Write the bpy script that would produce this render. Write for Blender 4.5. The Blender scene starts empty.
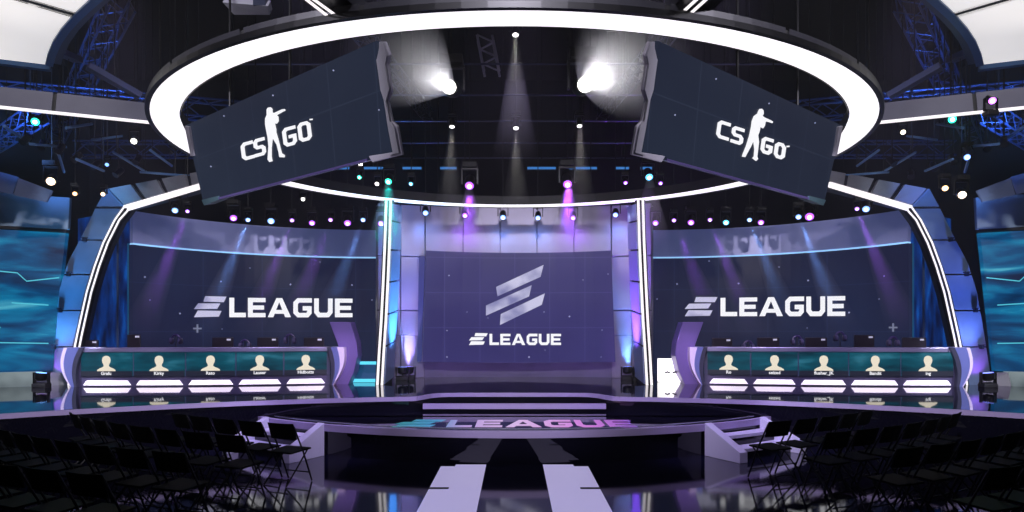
import bpy, bmesh, math, random
from mathutils import Vector, Matrix
random.seed(7)
PI = math.pi
sc = bpy.context.scene
col = sc.collection

# ------------------------------------------------------------------ camera, world, exposure
CX, CY, F, H = 514.5, 328.0, 700.0, 2.1          # principal point and focal length of a 1024x512 picture, eye height
cam_d = bpy.data.cameras.new('camera'); cam = bpy.data.objects.new('camera', cam_d); col.objects.link(cam)
cam.location = (0, 0, H); cam.rotation_euler = (PI/2, 0, 0)
cam_d.sensor_width = 36; cam_d.lens = 36*F/1024
cam_d.shift_x = -(CX-512)/1024; cam_d.shift_y = (CY-256)/1024
cam_d.clip_start = .05; cam_d.clip_end = 200
sc.camera = cam
sc.view_settings.view_transform = 'Standard'; sc.view_settings.look = 'None'
sc.view_settings.exposure = 0.0; sc.view_settings.gamma = 1.0; sc.view_settings.use_curve_mapping = False
sc.cycles.use_denoising = True
sc.cycles.max_bounces = 8; sc.cycles.volume_bounces = 0
sc.cycles.sample_clamp_indirect = 6
w = bpy.data.worlds.new('world'); sc.world = w; w.use_nodes = True
w.node_tree.nodes['Background'].inputs[0].default_value = (.02, .025, .05, 1)
w.node_tree.nodes['Background'].inputs[1].default_value = .3

def add_light(kind, name, loc, target, color, power, size=.1, angle=30, blend=.5, sizey=None):
    d = bpy.data.lights.new(name, kind); d.energy = power; d.color = color
    if kind == 'SPOT':
        d.spot_size = math.radians(angle); d.spot_blend = blend; d.shadow_soft_size = size
    if kind == 'AREA':
        d.shape = 'RECTANGLE'; d.size = size; d.size_y = sizey or size
    if kind == 'POINT': d.shadow_soft_size = size
    o = bpy.data.objects.new(name, d); col.objects.link(o); o.location = loc
    if target is not None:
        o.rotation_euler = (Vector(target)-Vector(loc)).to_track_quat('-Z', 'Y').to_euler()
    return o
# soft stage wash from the grid above the stage, cool white and violet
for x in (-3.2, 0, 3.2):
    add_light('SPOT', 'grid_wash', (x, 10.2, 8.4), (x*1.1, 14.2, .8), (.6, .48, 1), 1700, .3, 46, .7)
for s in (-1, 1):
    add_light('SPOT', 'side_wash', (s*5.6, 9.5, 7.6), (s*7.6, 14.2, .9), (.64, .52, 1), 2400, .3, 48, .7)
    add_light('SPOT', 'stair_wash', (s*1.5, 8.5, 7.6), (s*3.6, 11.6, .4), (.64, .52, 1), 1300, .2, 26, .7)
for a in (-27, 0, 27):
    ar = math.radians(a); dd = Vector((math.sin(ar)*math.cos(math.radians(23)), math.cos(ar)*math.cos(math.radians(23)), -math.sin(math.radians(23)))); o_ = Vector((math.sin(ar)*1.5, .5, 8.6))
    add_light('SPOT', 'added_front_wash', o_, o_+dd, (.9, .86, 1), 4800, .3, 34, .6)  # added front fill above the seats, no fixture, brightens brackets, desks and trims
for s in (-1, 1):
    add_light('SPOT', 'added_cross_wash', (s*7.5, 1.0, 6.2), (s*2.4, 7.6, 4.2), (.9, .86, 1), 2600, .2, 30, .6)  # added unseen side light that brightens the hanging screen brackets
    add_light('SPOT', 'added_desk_end_wash', (s*13.0, 10.0, 6.0), (s*9.9, 15.5, 1.3), (.75, .75, 1), 3600, .2, 14, .6)  # added unseen spot to brighten the outer desk shells
    add_light('SPOT', 'added_fin_wash', (s*1.2, 11.5, 4.4), (s*4.1, 16, 1.4), (.85, .6, 1), 900, .1, 14, .6)  # added unseen spot to brighten the inner desk ends

# ------------------------------------------------------------------ helpers
def lin(c):
    return tuple(((v/255)/12.92 if v/255 <= .04045 else ((v/255+.055)/1.055)**2.4) for v in c)
def P(px, py, Y):                                  # a point the given distance in front of the eye
    return Vector(((px-CX)/F*Y, Y, H+(CY-py)/F*Y))
MATS = {}
def mat(name, rgb=None, rough=.5, metal=0, emit=None, strength=1, noise=0, nscale=8, spec=.5, bump=0, coat=0):
    if name in MATS: return MATS[name]
    m = bpy.data.materials.new(name); m.use_nodes = True; nt = m.node_tree
    b = nt.nodes['Principled BSDF']
    rgb = rgb or (10, 10, 12)
    c = lin(rgb)
    b.inputs['Base Color'].default_value = (*c, 1)
    b.inputs['Roughness'].default_value = rough; b.inputs['Metallic'].default_value = metal
    b.inputs['Specular IOR Level'].default_value = spec
    b.inputs['Coat Weight'].default_value = coat
    if emit:
        b.inputs['Emission Color'].default_value = (*lin(emit), 1); b.inputs['Emission Strength'].default_value = strength
    if noise or bump:
        tc = nt.nodes.new('ShaderNodeTexCoord'); n = nt.nodes.new('ShaderNodeTexNoise')
        n.inputs['Scale'].default_value = nscale; n.inputs['Detail'].default_value = 5
        nt.links.new(tc.outputs['Object'], n.inputs['Vector'])
        if noise:
            mx = nt.nodes.new('ShaderNodeMix'); mx.data_type = 'RGBA'
            mx.inputs[6].default_value = (*[v*(1-noise) for v in c], 1); mx.inputs[7].default_value = (*[min(1, v*(1+noise)) for v in c], 1)
            nt.links.new(n.outputs['Fac'], mx.inputs[0]); nt.links.new(mx.outputs[2], b.inputs['Base Color'])
        if bump:
            bp = nt.nodes.new('ShaderNodeBump'); bp.inputs['Strength'].default_value = bump; bp.inputs['Distance'].default_value = .01
            nt.links.new(n.outputs['Fac'], bp.inputs['Height']); nt.links.new(bp.outputs[0], b.inputs['Normal'])
    MATS[name] = m
    return m

class MB:                                          # collects shapes in world (or local) coordinates
    def __init__(s): s.v = []; s.f = []; s.uv = {}
    def add(s, verts, faces):
        n = len(s.v); s.v += [Vector(p) for p in verts]; s.f += [tuple(i+n for i in f) for f in faces]; return s
    def box(s, c, size, rz=0, rx=0, ry=0):
        c = Vector(c); h = Vector(size)/2
        R = Matrix.Rotation(rz, 3, 'Z') @ Matrix.Rotation(ry, 3, 'Y') @ Matrix.Rotation(rx, 3, 'X')
        vs = [c + R @ Vector((x*h.x, y*h.y, z*h.z)) for z in (-1, 1) for x, y in ((-1, -1), (1, -1), (1, 1), (-1, 1))]
        return s.add(vs, [(3, 2, 1, 0), (4, 5, 6, 7), (0, 1, 5, 4), (1, 2, 6, 5), (2, 3, 7, 6), (3, 0, 4, 7)])
    def prism(s, bottom, top):                     # two matching rings of points
        n = len(bottom); f = [tuple(reversed(range(n))), tuple(range(n, 2*n))]
        f += [(i, (i+1) % n, (i+1) % n+n, i+n) for i in range(n)]
        return s.add(list(bottom)+list(top), f)
    def plan(s, pts, z0, z1): return s.prism([(x, y, z0) for x, y in pts], [(x, y, z1) for x, y in pts])
    def quads(s, ra, rb, closed=False):            # strip between two rows
        n = len(ra); k = n if closed else n-1
        return s.add(list(ra)+list(rb), [(i, (i+1) % n, (i+1) % n+n, i+n) for i in range(k)])
    def sweep(s, path, prof, closed=False, up=(0, 0, 1), radial=None):   # profile (side, up) swept along a path
        n = len(path); path = [Vector(p) for p in path]; rows = []
        for i, p in enumerate(path):
            a = path[(i-1) % n] if closed or i > 0 else p; b = path[(i+1) % n] if closed or i < n-1 else p
            t = (b-a).normalized(); side = t.cross(Vector(up)).normalized(); u = side.cross(t).normalized()
            k = 1.0
            if 0 < i < n-1 or closed:
                c = max(.35, math.cos((path[(i+1) % n]-p).angle(p-a)/2)); k = 1/c
            rows.append([p+side*x*k+u*z for x, z in prof])
        m = len(prof); vs = [q for r in rows for q in r]; fs = []
        for i in range(n if closed else n-1):
            j = (i+1) % n
            fs += [(i*m+k, i*m+(k+1) % m, j*m+(k+1) % m, j*m+k) for k in range(m)]
        if not closed: fs += [tuple(range(m)), tuple((n-1)*m+k for k in reversed(range(m)))]
        return s.add(vs, fs)
    def tube(s, path, r, n=8, closed=False):
        path = [Vector(p) for p in path]
        d = (path[1]-path[0]).normalized(); up = (0, 0, 1) if abs(d.z) < .9 else (0, 1, 0)
        return s.sweep(path, [(r*math.cos(2*PI*k/n), r*math.sin(2*PI*k/n)) for k in range(n)], closed, up)
    def lathe(s, prof, axis_o, axis_d, n=16):      # (radius, along) about an axis
        o = Vector(axis_o); d = Vector(axis_d).normalized(); a = d.orthogonal().normalized(); b = d.cross(a)
        vs = []; m = len(prof)
        for r, t in prof:
            vs += [o+d*t+(a*math.cos(2*PI*k/n)+b*math.sin(2*PI*k/n))*r for k in range(n)]
        fs = [(i*n+k, i*n+(k+1) % n, (i+1)*n+(k+1) % n, (i+1)*n+k) for i in range(m-1) for k in range(n)]
        fs += [tuple(reversed(range(n))), tuple((m-1)*n+k for k in range(n))]
        return s.add(vs, fs)
    def slab(s, poly, off):                        # flat polygon given thickness by an offset vector
        off = Vector(off); return s.prism([Vector(p)+off for p in poly], [Vector(p) for p in poly])
    def build(s, name, m, parent=None, bevel=0, smooth=False, origin=None):
        o0 = Vector(parent['_o']) if parent is not None and '_o' in parent else (Vector(origin) if origin is not None else Vector((0, 0, 0)))
        me = bpy.data.meshes.new(name); me.from_pydata([tuple(p-o0) for p in s.v], [], s.f); me.update()
        bm = bmesh.new(); bm.from_mesh(me); bmesh.ops.recalc_face_normals(bm, faces=bm.faces); bm.to_mesh(me); bm.free()
        if smooth:
            for p in me.polygons: p.use_smooth = True
            try: me.set_sharp_from_angle(angle=math.radians(35))
            except Exception: pass
        ms = m if isinstance(m, (list, tuple)) else [m]
        for k in ms: me.materials.append(k)
        o = bpy.data.objects.new(name, me); col.objects.link(o)
        if parent is not None: o.parent = parent
        elif origin is not None: o.location = o0
        if '_o' not in o and parent is not None: o['_o'] = tuple(o0)
        elif origin is not None: o['_o'] = tuple(o0)
        if bevel:
            b = o.modifiers.new('bevel', 'BEVEL'); b.width = bevel; b.segments = 2; b.limit_method = 'ANGLE'
        return o
def tag(o, label, cat, group=None, kind=None):
    o['label'] = label; o['category'] = cat
    if group: o['group'] = group
    if kind: o['kind'] = kind
    return o
def thing(name, loc, label, cat, group=None, local=False, rz=0):
    o = bpy.data.objects.new(name, None); col.objects.link(o); o.location = loc; o.rotation_euler.z = rz
    o.empty_display_size = .1
    o['_o'] = (0, 0, 0) if local else tuple(loc)   # children are written in world coordinates unless local
    return tag(o, label, cat, group)
def struct(o, label=None):
    o['kind'] = 'structure'
    if label: o['label'] = label
    return o
def circle3(a, b, c):
    ax, ay = a; bx, by = b; cx, cy = c
    d = 2*(ax*(by-cy)+bx*(cy-ay)+cx*(ay-by))
    ux = ((ax*ax+ay*ay)*(by-cy)+(bx*bx+by*by)*(cy-ay)+(cx*cx+cy*cy)*(ay-by))/d
    uy = ((ax*ax+ay*ay)*(cx-bx)+(bx*bx+by*by)*(ax-cx)+(cx*cx+cy*cy)*(bx-ax))/d
    return ux, uy, math.hypot(ax-ux, ay-uy)
def ray_circle(px, c):                             # where a sight line meets the far side of a round wall
    a = (px-CX)/F; ux, uy, r = c
    A = a*a+1; B = -2*(a*ux+uy); C = ux*ux+uy*uy-r*r
    t = (-B+math.sqrt(max(0, B*B-4*A*C)))/(2*A)
    return t

# ------------------------------------------------------------------ lettering
def stroke(pts, wd, closed=False):                 # mitred ribbon, list of quads
    n = len(pts); L = []; R = []
    for i in range(n):
        p = Vector(pts[i])
        a = Vector(pts[i-1]) if (i > 0 or closed) else None
        b = Vector(pts[(i+1) % n]) if (i < n-1 or closed) else None
        d1 = (p-a).normalized() if a is not None else (b-p).normalized()
        d2 = (b-p).normalized() if b is not None else d1
        n1 = Vector((-d1.y, d1.x)); n2 = Vector((-d2.y, d2.x)); m = (n1+n2).normalized()
        k = wd/2/max(.3, m.dot(n1))
        L.append(p+m*k); R.append(p-m*k)
    return [[L[i], L[(i+1) % n], R[(i+1) % n], R[i]] for i in range(n if closed else n-1)]
def bx(x0, y0, x1, y1): return [Vector((x0, y0)), Vector((x1, y0)), Vector((x1, y1)), Vector((x0, y1))]
def glyph(ch):
    t = .25; h = t/2
    if ch == 'L': return [bx(0, 0, t, 1), bx(t, 0, .86, .23)], .86
    if ch == 'E': return [bx(0, 0, t, 1), bx(t, 0, .92, .22), bx(t, .39, .84, .61), bx(t, .78, .92, 1)], .92
    if ch == 'A':
        return [[Vector(p) for p in q] for q in (((0, 0), (.29, 0), (.68, 1), (.46, 1)), ((.92, 0), (1.22, 0), (.76, 1), (.60, .80)), ((.46, 1), (.60, .80), (.76, 1)), ((.36, .18), (.86, .18), (.78, .38), (.43, .38)))], 1.22
    if ch == 'G': return stroke([(.98, 1-.11), (.27, 1-.11), (h, .74), (h, .26), (.27, .11), (.74, .11), (1-.15, .24), (1-.15, .47), (.5, .47)], .235), .98
    if ch == 'U': return stroke([(h, 1), (h, .28), (.26, .115), (.72, .115), (.98-h, .28), (.98-h, 1)], .24), .98
    if ch == '-': return [bx(0, .4, .5, .6)], .5
    return [], .5
MARK = [[(-1.19, 1.07), (-.08, 1.05), (-.22, .77), (-1.28, .79)], [(-1.56, .70), (-.40, .70), (-.57, .43), (-1.78, .41)], [(-1.58, .34), (-.34, .32), (-.48, .03), (-1.78, 0)]]
def wordmark():                                    # three leaning bars, then six wide letters; letter height 1
    out = [[Vector(p) for p in q] for q in MARK]; nm = len(out); x = .08
    for ch in 'LEAGUE':
        g, wd = glyph(ch)
        out += [[v+Vector((x, 0)) for v in q] for q in g]; x += wd+.12
    return out, nm, x-.12
def put_polys(polys, fn, name, m, parent, off=(0, -.012, 0)):
    mb = MB()
    for q in polys: mb.slab([fn(v[0], v[1]) for v in q], off)
    return mb.build(name, m, parent)

# ------------------------------------------------------------------ materials
black_gloss = mat('black_gloss_floor', (20, 20, 40), rough=.07, spec=.5, noise=.25, nscale=3)
stage_gloss = mat('black_gloss_stage', (16, 15, 28), rough=.035, spec=.7)
face_gloss = mat('black_gloss_face', (18, 18, 32), rough=.12)
lip_m = mat('lavender_trim', (176, 160, 205), rough=.35)
stair_m = mat('pale_lavender_paint', (205, 200, 228), rough=.5)
black = mat('matte_black', (9, 9, 11), rough=.6)
blackmetal = mat('black_metal', (16, 16, 19), rough=.35, metal=.6)
cloth = mat('black_vinyl', (6, 6, 9), rough=.7, spec=.12)
chair_metal = mat('black_chair_tube', (9, 9, 11), rough=.45, spec=.4)
steel = mat('dark_steel', (60, 66, 86), rough=.4, metal=.8)
silver = mat('brushed_silver', (190, 186, 200), rough=.4, metal=.1, noise=.08, nscale=20)
greypanel = mat('grey_fascia', (92, 92, 104), rough=.35, metal=.3, noise=.12, nscale=4)
led = mat('white_led', (120, 120, 120), emit=(255, 248, 250), strength=1.1)
led_ring = mat('white_ring_diffuser', (255, 255, 255), emit=(255, 250, 255), strength=1.25)
white_text = mat('white_graphic', (0, 0, 0), emit=(250, 250, 255), strength=1.0)
room_m = mat('black_room', (6, 7, 12), rough=.9)
blue_panel = mat('blue_grey_panel', (112, 132, 160), rough=.35, metal=.25, noise=.15, nscale=5)

def emis_nodes(name, build, rough=.4, base=(3, 3, 5), strength=1):
    m = bpy.data.materials.new(name); m.use_nodes = True; nt = m.node_tree
    b = nt.nodes['Principled BSDF']; b.inputs['Base Color'].default_value = (*lin(base), 1); b.inputs['Roughness'].default_value = rough; b.inputs['Specular IOR Level'].default_value = .2
    b.inputs['Emission Strength'].default_value = strength
    out = build(nt); nt.links.new(out, b.inputs['Emission Color']); MATS[name] = m
    return m
def N(nt, t, **k):
    n = nt.nodes.new(t)
    for a, v in k.items(): setattr(n, a, v)
    return n
def ramp(nt, src, stops):
    r = N(nt, 'ShaderNodeValToRGB'); e = r.color_ramp.elements
    while len(e) < len(stops): e.new(.5)
    for i, (p, c) in enumerate(stops): e[i].position = p; e[i].color = (*lin(c), 1)
    nt.links.new(src, r.inputs[0]); return r.outputs[0]
def screen_mat(name, c0, c1, gridc, gx=1.2):       # dark video screen with a faint grid of lines
    def b(nt):
        tc = N(nt, 'ShaderNodeTexCoord'); mp = N(nt, 'ShaderNodeMapping'); mp.inputs['Scale'].default_value = (1, .45, 1)
        nt.links.new(tc.outputs['Object'], mp.inputs[0])
        n = N(nt, 'ShaderNodeTexNoise'); n.inputs['Scale'].default_value = .5; n.inputs['Detail'].default_value = 3
        nt.links.new(mp.outputs[0], n.inputs['Vector'])
        r = ramp(nt, n.outputs['Fac'], [(.3, c0), (.7, c1)])
        s = N(nt, 'ShaderNodeSeparateXYZ'); nt.links.new(tc.outputs['Object'], s.inputs[0])
        lines = []
        for ax in (0, 2):
            a = N(nt, 'ShaderNodeMath', operation='FRACT'); d = N(nt, 'ShaderNodeMath', operation='MULTIPLY'); d.inputs[1].default_value = 1/gx
            nt.links.new(s.outputs[ax], d.inputs[0]); nt.links.new(d.outputs[0], a.inputs[0])
            l = N(nt, 'ShaderNodeMath', operation='LESS_THAN'); l.inputs[1].default_value = .02; nt.links.new(a.outputs[0], l.inputs[0]); lines.append(l)
        mx = N(nt, 'ShaderNodeMath', operation='MAXIMUM'); nt.links.new(lines[0].outputs[0], mx.inputs[0]); nt.links.new(lines[1].outputs[0], mx.inputs[1])
        mm = N(nt, 'ShaderNodeMath', operation='MULTIPLY'); mm.inputs[1].default_value = .5; nt.links.new(mx.outputs[0], mm.inputs[0])
        mix = N(nt, 'ShaderNodeMix', data_type='RGBA'); mix.inputs[7].default_value = (*lin(gridc), 1)
        nt.links.new(mm.outputs[0], mix.inputs[0]); nt.links.new(r, mix.inputs[6])
        return mix.outputs[2]
    return emis_nodes(name, b, rough=.35)
scr_side = screen_mat('navy_video_screen', (24, 27, 54), (29, 37, 66), (42, 52, 84))
scr_mid = screen_mat('violet_video_screen', (48, 44, 98), (56, 52, 110), (76, 74, 136), .9)
scr_hang = screen_mat('slate_video_screen', (30, 35, 52), (38, 45, 62), (50, 57, 76), .55)
def water(nt):                                     # blue-green streaks running sideways
    tc = N(nt, 'ShaderNodeTexCoord'); mp = N(nt, 'ShaderNodeMapping'); mp.inputs['Scale'].default_value = (.3, .3, 1.5)
    nt.links.new(tc.outputs['Object'], mp.inputs[0])
    n = N(nt, 'ShaderNodeTexNoise'); n.inputs['Scale'].default_value = 1.6; n.inputs['Detail'].default_value = 6; n.inputs['Distortion'].default_value = .6
    nt.links.new(mp.outputs[0], n.inputs['Vector'])
    return ramp(nt, n.outputs['Fac'], [(.30, (3, 26, 66)), (.46, (6, 76, 126)), (.58, (14, 122, 168)), (.74, (110, 215, 232))])
water_m = emis_nodes('aqua_video_wall', water, strength=.9)
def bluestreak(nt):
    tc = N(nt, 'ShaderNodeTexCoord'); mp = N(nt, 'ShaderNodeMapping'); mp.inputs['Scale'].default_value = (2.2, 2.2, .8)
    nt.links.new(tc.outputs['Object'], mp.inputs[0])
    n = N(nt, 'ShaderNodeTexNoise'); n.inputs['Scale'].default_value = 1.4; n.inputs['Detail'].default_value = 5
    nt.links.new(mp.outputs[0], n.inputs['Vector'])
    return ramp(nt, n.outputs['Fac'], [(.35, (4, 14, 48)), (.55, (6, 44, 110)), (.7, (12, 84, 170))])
blue_m = emis_nodes('deep_blue_streaks', bluestreak, strength=1.1)  # streaked blue given as emission
def teal(nt):
    tc = N(nt, 'ShaderNodeTexCoord'); n = N(nt, 'ShaderNodeTexNoise'); n.inputs['Scale'].default_value = 1.3; n.inputs['Detail'].default_value = 3
    mp = N(nt, 'ShaderNodeMapping'); mp.inputs['Scale'].default_value = (.8, .8, 3); nt.links.new(tc.outputs['Object'], mp.inputs[0])
    nt.links.new(mp.outputs[0], n.inputs['Vector'])
    return ramp(nt, n.outputs['Fac'], [(.3, (6, 42, 58)), (.55, (10, 78, 96)), (.72, (50, 118, 140))])
teal_m = emis_nodes('teal_desk_display', teal)
cream_m = mat('cream_graphic', (0, 0, 0), emit=(236, 226, 205), strength=1.0)
band_m = mat('dark_name_band', (10, 14, 22), emit=(24, 28, 42), strength=1.0)
strip_m = mat('pinkish_white_led', (255, 255, 255), emit=(255, 240, 255), strength=1.0)
softbox_m = emis_nodes('white_softbox', lambda nt: ramp(nt, (lambda n, tc: (nt.links.new(tc.outputs['Object'], n.inputs['Vector']), n.outputs['Fac'])[1])(
    (lambda n: (setattr(n.inputs['Scale'], 'default_value', .35), n)[1])(N(nt, 'ShaderNodeTexNoise')), N(nt, 'ShaderNodeTexCoord')), [(.3, (200, 198, 200)), (.7, (245, 240, 238))]), base=(200, 200, 200))

# ------------------------------------------------------------------ room
struct(MB().box((0, 11, -.1), (34, 34, .2)).build('floor', black_gloss))
struct(MB().box((0, 11, 12.1), (34, 34, .2)).build('ceiling', room_m))
struct(MB().box((-17.1, 11, 6), (.2, 34, 12.4)).build('wall_left', room_m))
struct(MB().box((17.1, 11, 6), (.2, 34, 12.4)).build('wall_right', room_m))
struct(MB().box((0, 28.1, 6), (34.4, .2, 12.4)).build('wall_back', room_m))
struct(MB().box((0, -6.1, 6), (34.4, .2, 12.4)).build('wall_front', room_m))

# ------------------------------------------------------------------ upper stage (z .8) and round apron (z .51)
ZU, ZA = .80, .51
def arc(cx, cy, r, a0, a1, n):                     # angles from +Y clockwise towards +X
    return [(cx+r*math.sin(a0+(a1-a0)*i/n), cy+r*math.cos(a0+(a1-a0)*i/n)) for i in range(n+1)]
edge_r = arc(0, 1.1, 12.3, math.asin(2.15/12.3), math.asin(9.6/12.3), 28)
notch = [(0, 14.06), (1.30, 14.06), (1.5, 13.98), (1.66, 13.8), (1.78, 13.5), (1.88, 13.3), (2.0, 13.24)]
right_edge = notch[1:]+edge_r+[(16.9, 8.6)]
front = [(-x, y) for x, y in reversed(right_edge)]+right_edge
st = thing('upper_stage', (0, 16, 0), 'raised glossy black stage carrying both player desks', 'stage')
MB().plan([(16.9, 27.9), (-16.9, 27.9)]+front, 0, ZU).build('platform', stage_gloss, st)
MB().sweep([(x, y, ZU-.045) for x, y in front], [(-.03, -.035), (.03, -.035), (.03, .045), (-.03, .045)]).build('edge_trim', lip_m, st)
sp = [(-1.74, 13.34), (1.74, 13.34), (1.74, 14.1), (-1.74, 14.1)]
stp = thing('stage_step', (0, 13.7, ZA), 'wide step recessed between round apron and upper stage', 'step')
MB().plan(sp, ZA+.002, .655).build('tread', stage_gloss, stp)
MB().box((0, 13.325, .61), (3.48, .05, .10)).build('edge_trim', lip_m, stp)

ap = thing('round_apron', (0, 12.5, 0), 'lower round glossy apron in front of upper stage', 'stage')
AR = math.asin(4.72/6.8)
front_a = [(x, 35.2-y) for x, y in arc(0, 17.6, 6.8, -AR, AR, 56)]
back_a = [(x, y-.004) for x, y in reversed([q for q in ([(-x, y) for x, y in reversed(edge_r)]+edge_r) if abs(q[0]) < 4.7])]
k = len(back_a)//2
back_a = back_a[:k]+[(2.0, 13.236), (1.88, 13.296), (1.78, 13.49), (-1.78, 13.49), (-1.88, 13.296), (-2.0, 13.236)]+back_a[k:]
MB().plan(front_a+back_a, 0, ZA).build('platform', stage_gloss, ap)
MB().sweep([(x, y, ZA-.05) for x, y in front_a], [(-.03, -.055), (.05, -.055), (.05, .055), (-.03, .055)]).build('edge_trim', lip_m, ap)
grv = [(x, 35.2-y, ZA+.003) for x, y in arc(0, 17.6, 6.58, -AR*.93, AR*.93, 56)]
MB().sweep(grv, [(-.02, -.002), (.02, -.002), (.02, .004), (-.02, .004)]).build('inlaid_line', mat('inlaid_line', (200, 200, 225), rough=.2, metal=.5), ap)
# wordmark on the apron, coloured light on the letters painted in as emission
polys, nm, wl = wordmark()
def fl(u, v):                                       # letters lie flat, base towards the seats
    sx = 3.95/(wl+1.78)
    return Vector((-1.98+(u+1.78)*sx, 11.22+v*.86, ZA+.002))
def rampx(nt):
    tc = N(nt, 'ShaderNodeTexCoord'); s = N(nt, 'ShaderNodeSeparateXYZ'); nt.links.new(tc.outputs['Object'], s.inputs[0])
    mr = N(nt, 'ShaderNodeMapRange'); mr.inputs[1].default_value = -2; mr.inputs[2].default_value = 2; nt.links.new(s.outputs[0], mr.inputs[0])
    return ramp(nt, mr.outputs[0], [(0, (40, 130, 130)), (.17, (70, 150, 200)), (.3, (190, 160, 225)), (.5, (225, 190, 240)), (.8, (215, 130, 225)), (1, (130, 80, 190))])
letter_glow_m = emis_nodes('painted_light_letters', rampx, strength=.85)
put_polys(polys, fl, 'floor_wordmark_glow', letter_glow_m, ap, (0, 0, .003))

# fan-shaped stairs at both sides of the apron
def stairs(s):
    c = Vector((0, 17.6)); t = thing('stage_stairs', (s*3.9, 11.6, 0), 'white three-step stairs onto the apron by the %s seats' % ('left' if s < 0 else 'right'), 'stairs', 'pale stairs onto the apron')
    def pt(r, a): return Vector((s*r*math.sin(a), 17.6-r*math.cos(a)))
    a1, a2 = math.radians(27.2), math.radians(40.2)
    for a, o in ((a1, 1), (a2, -1)):
        da = .155/7.1
        ring = []
        for aa in (a, a+o*da):
            top = pt(6.84, aa); end = pt(7.62, aa)
            ring.append([(top.x, top.y, 0), (end.x, end.y, 0), (end.x, end.y, .17), (top.x, top.y, ZA+.03)])
        MB().prism(ring[0], ring[1]).build('side_panel', stair_m, t, bevel=.006)
    b1, b2 = a1+.155/7.1, a2-.155/7.1
    for i, (r0, r1, z) in enumerate(((6.86, 7.12, .345), (7.12, 7.42, .175))):
        n = 5; inn = [pt(r0, b1+(b2-b1)*j/n) for j in range(n+1)]; out = [pt(r1, b1+(b2-b1)*j/n) for j in range(n+1)]
        MB().plan([(p.x, p.y) for p in inn+out[::-1]], 0, z-.05).build('riser', face_gloss, t)
        MB().plan([(p.x, p.y) for p in inn+[pt(r1+.015, b1+(b2-b1)*j/n) for j in range(n+1)][::-1]], z-.05, z).build('tread', stair_m, t)
stairs(-1); stairs(1)

# glowing runway strips set in the floor
lav = mat('lavender_floor_light', (200, 195, 225), emit=(172, 164, 210), strength=.8, rough=.25)
for s in (-1, 1):
    t = thing('floor_light_strip', (s*.78, 8, 0), '%s glowing lavender strip set in the floor before the apron' % ('left' if s < 0 else 'right'), 'floor light', 'glowing floor strips')
    x0, x1 = .435, 1.115
    pts = [(x0, 3.5), (x1, 3.5), (x1, 9.10), (.86, 9.10), (.86, 9.20), (x1, 9.20), (x1, 10.6), (.9, 10.6), (.9, 10.74), (x0, 10.74)]
    MB().plan([(s*x, y) for x, y in pts], 0.0005, .006).build('diffuser', lav, t)
    MB().plan([(s*x, y) for x, y in ((.86, 9.10), (x1, 9.10), (x1, 9.20), (.86, 9.20))], 0.0005, .008).build('joint_bar', black, t)

# ------------------------------------------------------------------ centre back wall
cw = (0, 9.6, 9.0)
wall_m = mat('brushed_lilac_panel', (140, 134, 156), rough=.38, metal=.25, noise=.12, nscale=3)
t = thing('centre_backdrop', (0, 18.6, ZU), 'curved silvery panel wall behind the centre screen', 'wall panel')
da = math.asin(3.5/9.0); seams = 9
xs = [-3.5]+[(px-CX)/F*18.5 for px in (403, 426, 463, 500, 537, 574, 610, 629)]+[3.5]
for i in range(len(xs)-1):
    a0, a1 = math.asin((xs[i]+.012)/9), math.asin((xs[i+1]-.012)/9)
    p = arc(0, 9.6, 9.0, a0, a1, 5); q = arc(0, 9.6, 9.1, a0, a1, 5)
    if 1 < i < 7:
        MB().plan(p+q[::-1], 3.95, 5.3).build('upper_panel', wall_m, t, bevel=.01)
    else:
        for z0, z1 in ((ZU, 1.9), (1.92, 2.55), (2.57, 3.95), (3.97, 5.3)):
            MB().plan(p+q[::-1], z0, z1-.01).build('wall_panel', wall_m, t, bevel=.01)
p = arc(0, 9.6, 9.12, -da, da, 24); q = arc(0, 9.6, 9.22, -da, da, 24)
MB().plan(p+q[::-1], ZU, 5.25).build('backing', mat('backing_grey', (120, 116, 140), rough=.3, metal=.3, noise=.3, nscale=1.5), t)

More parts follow.
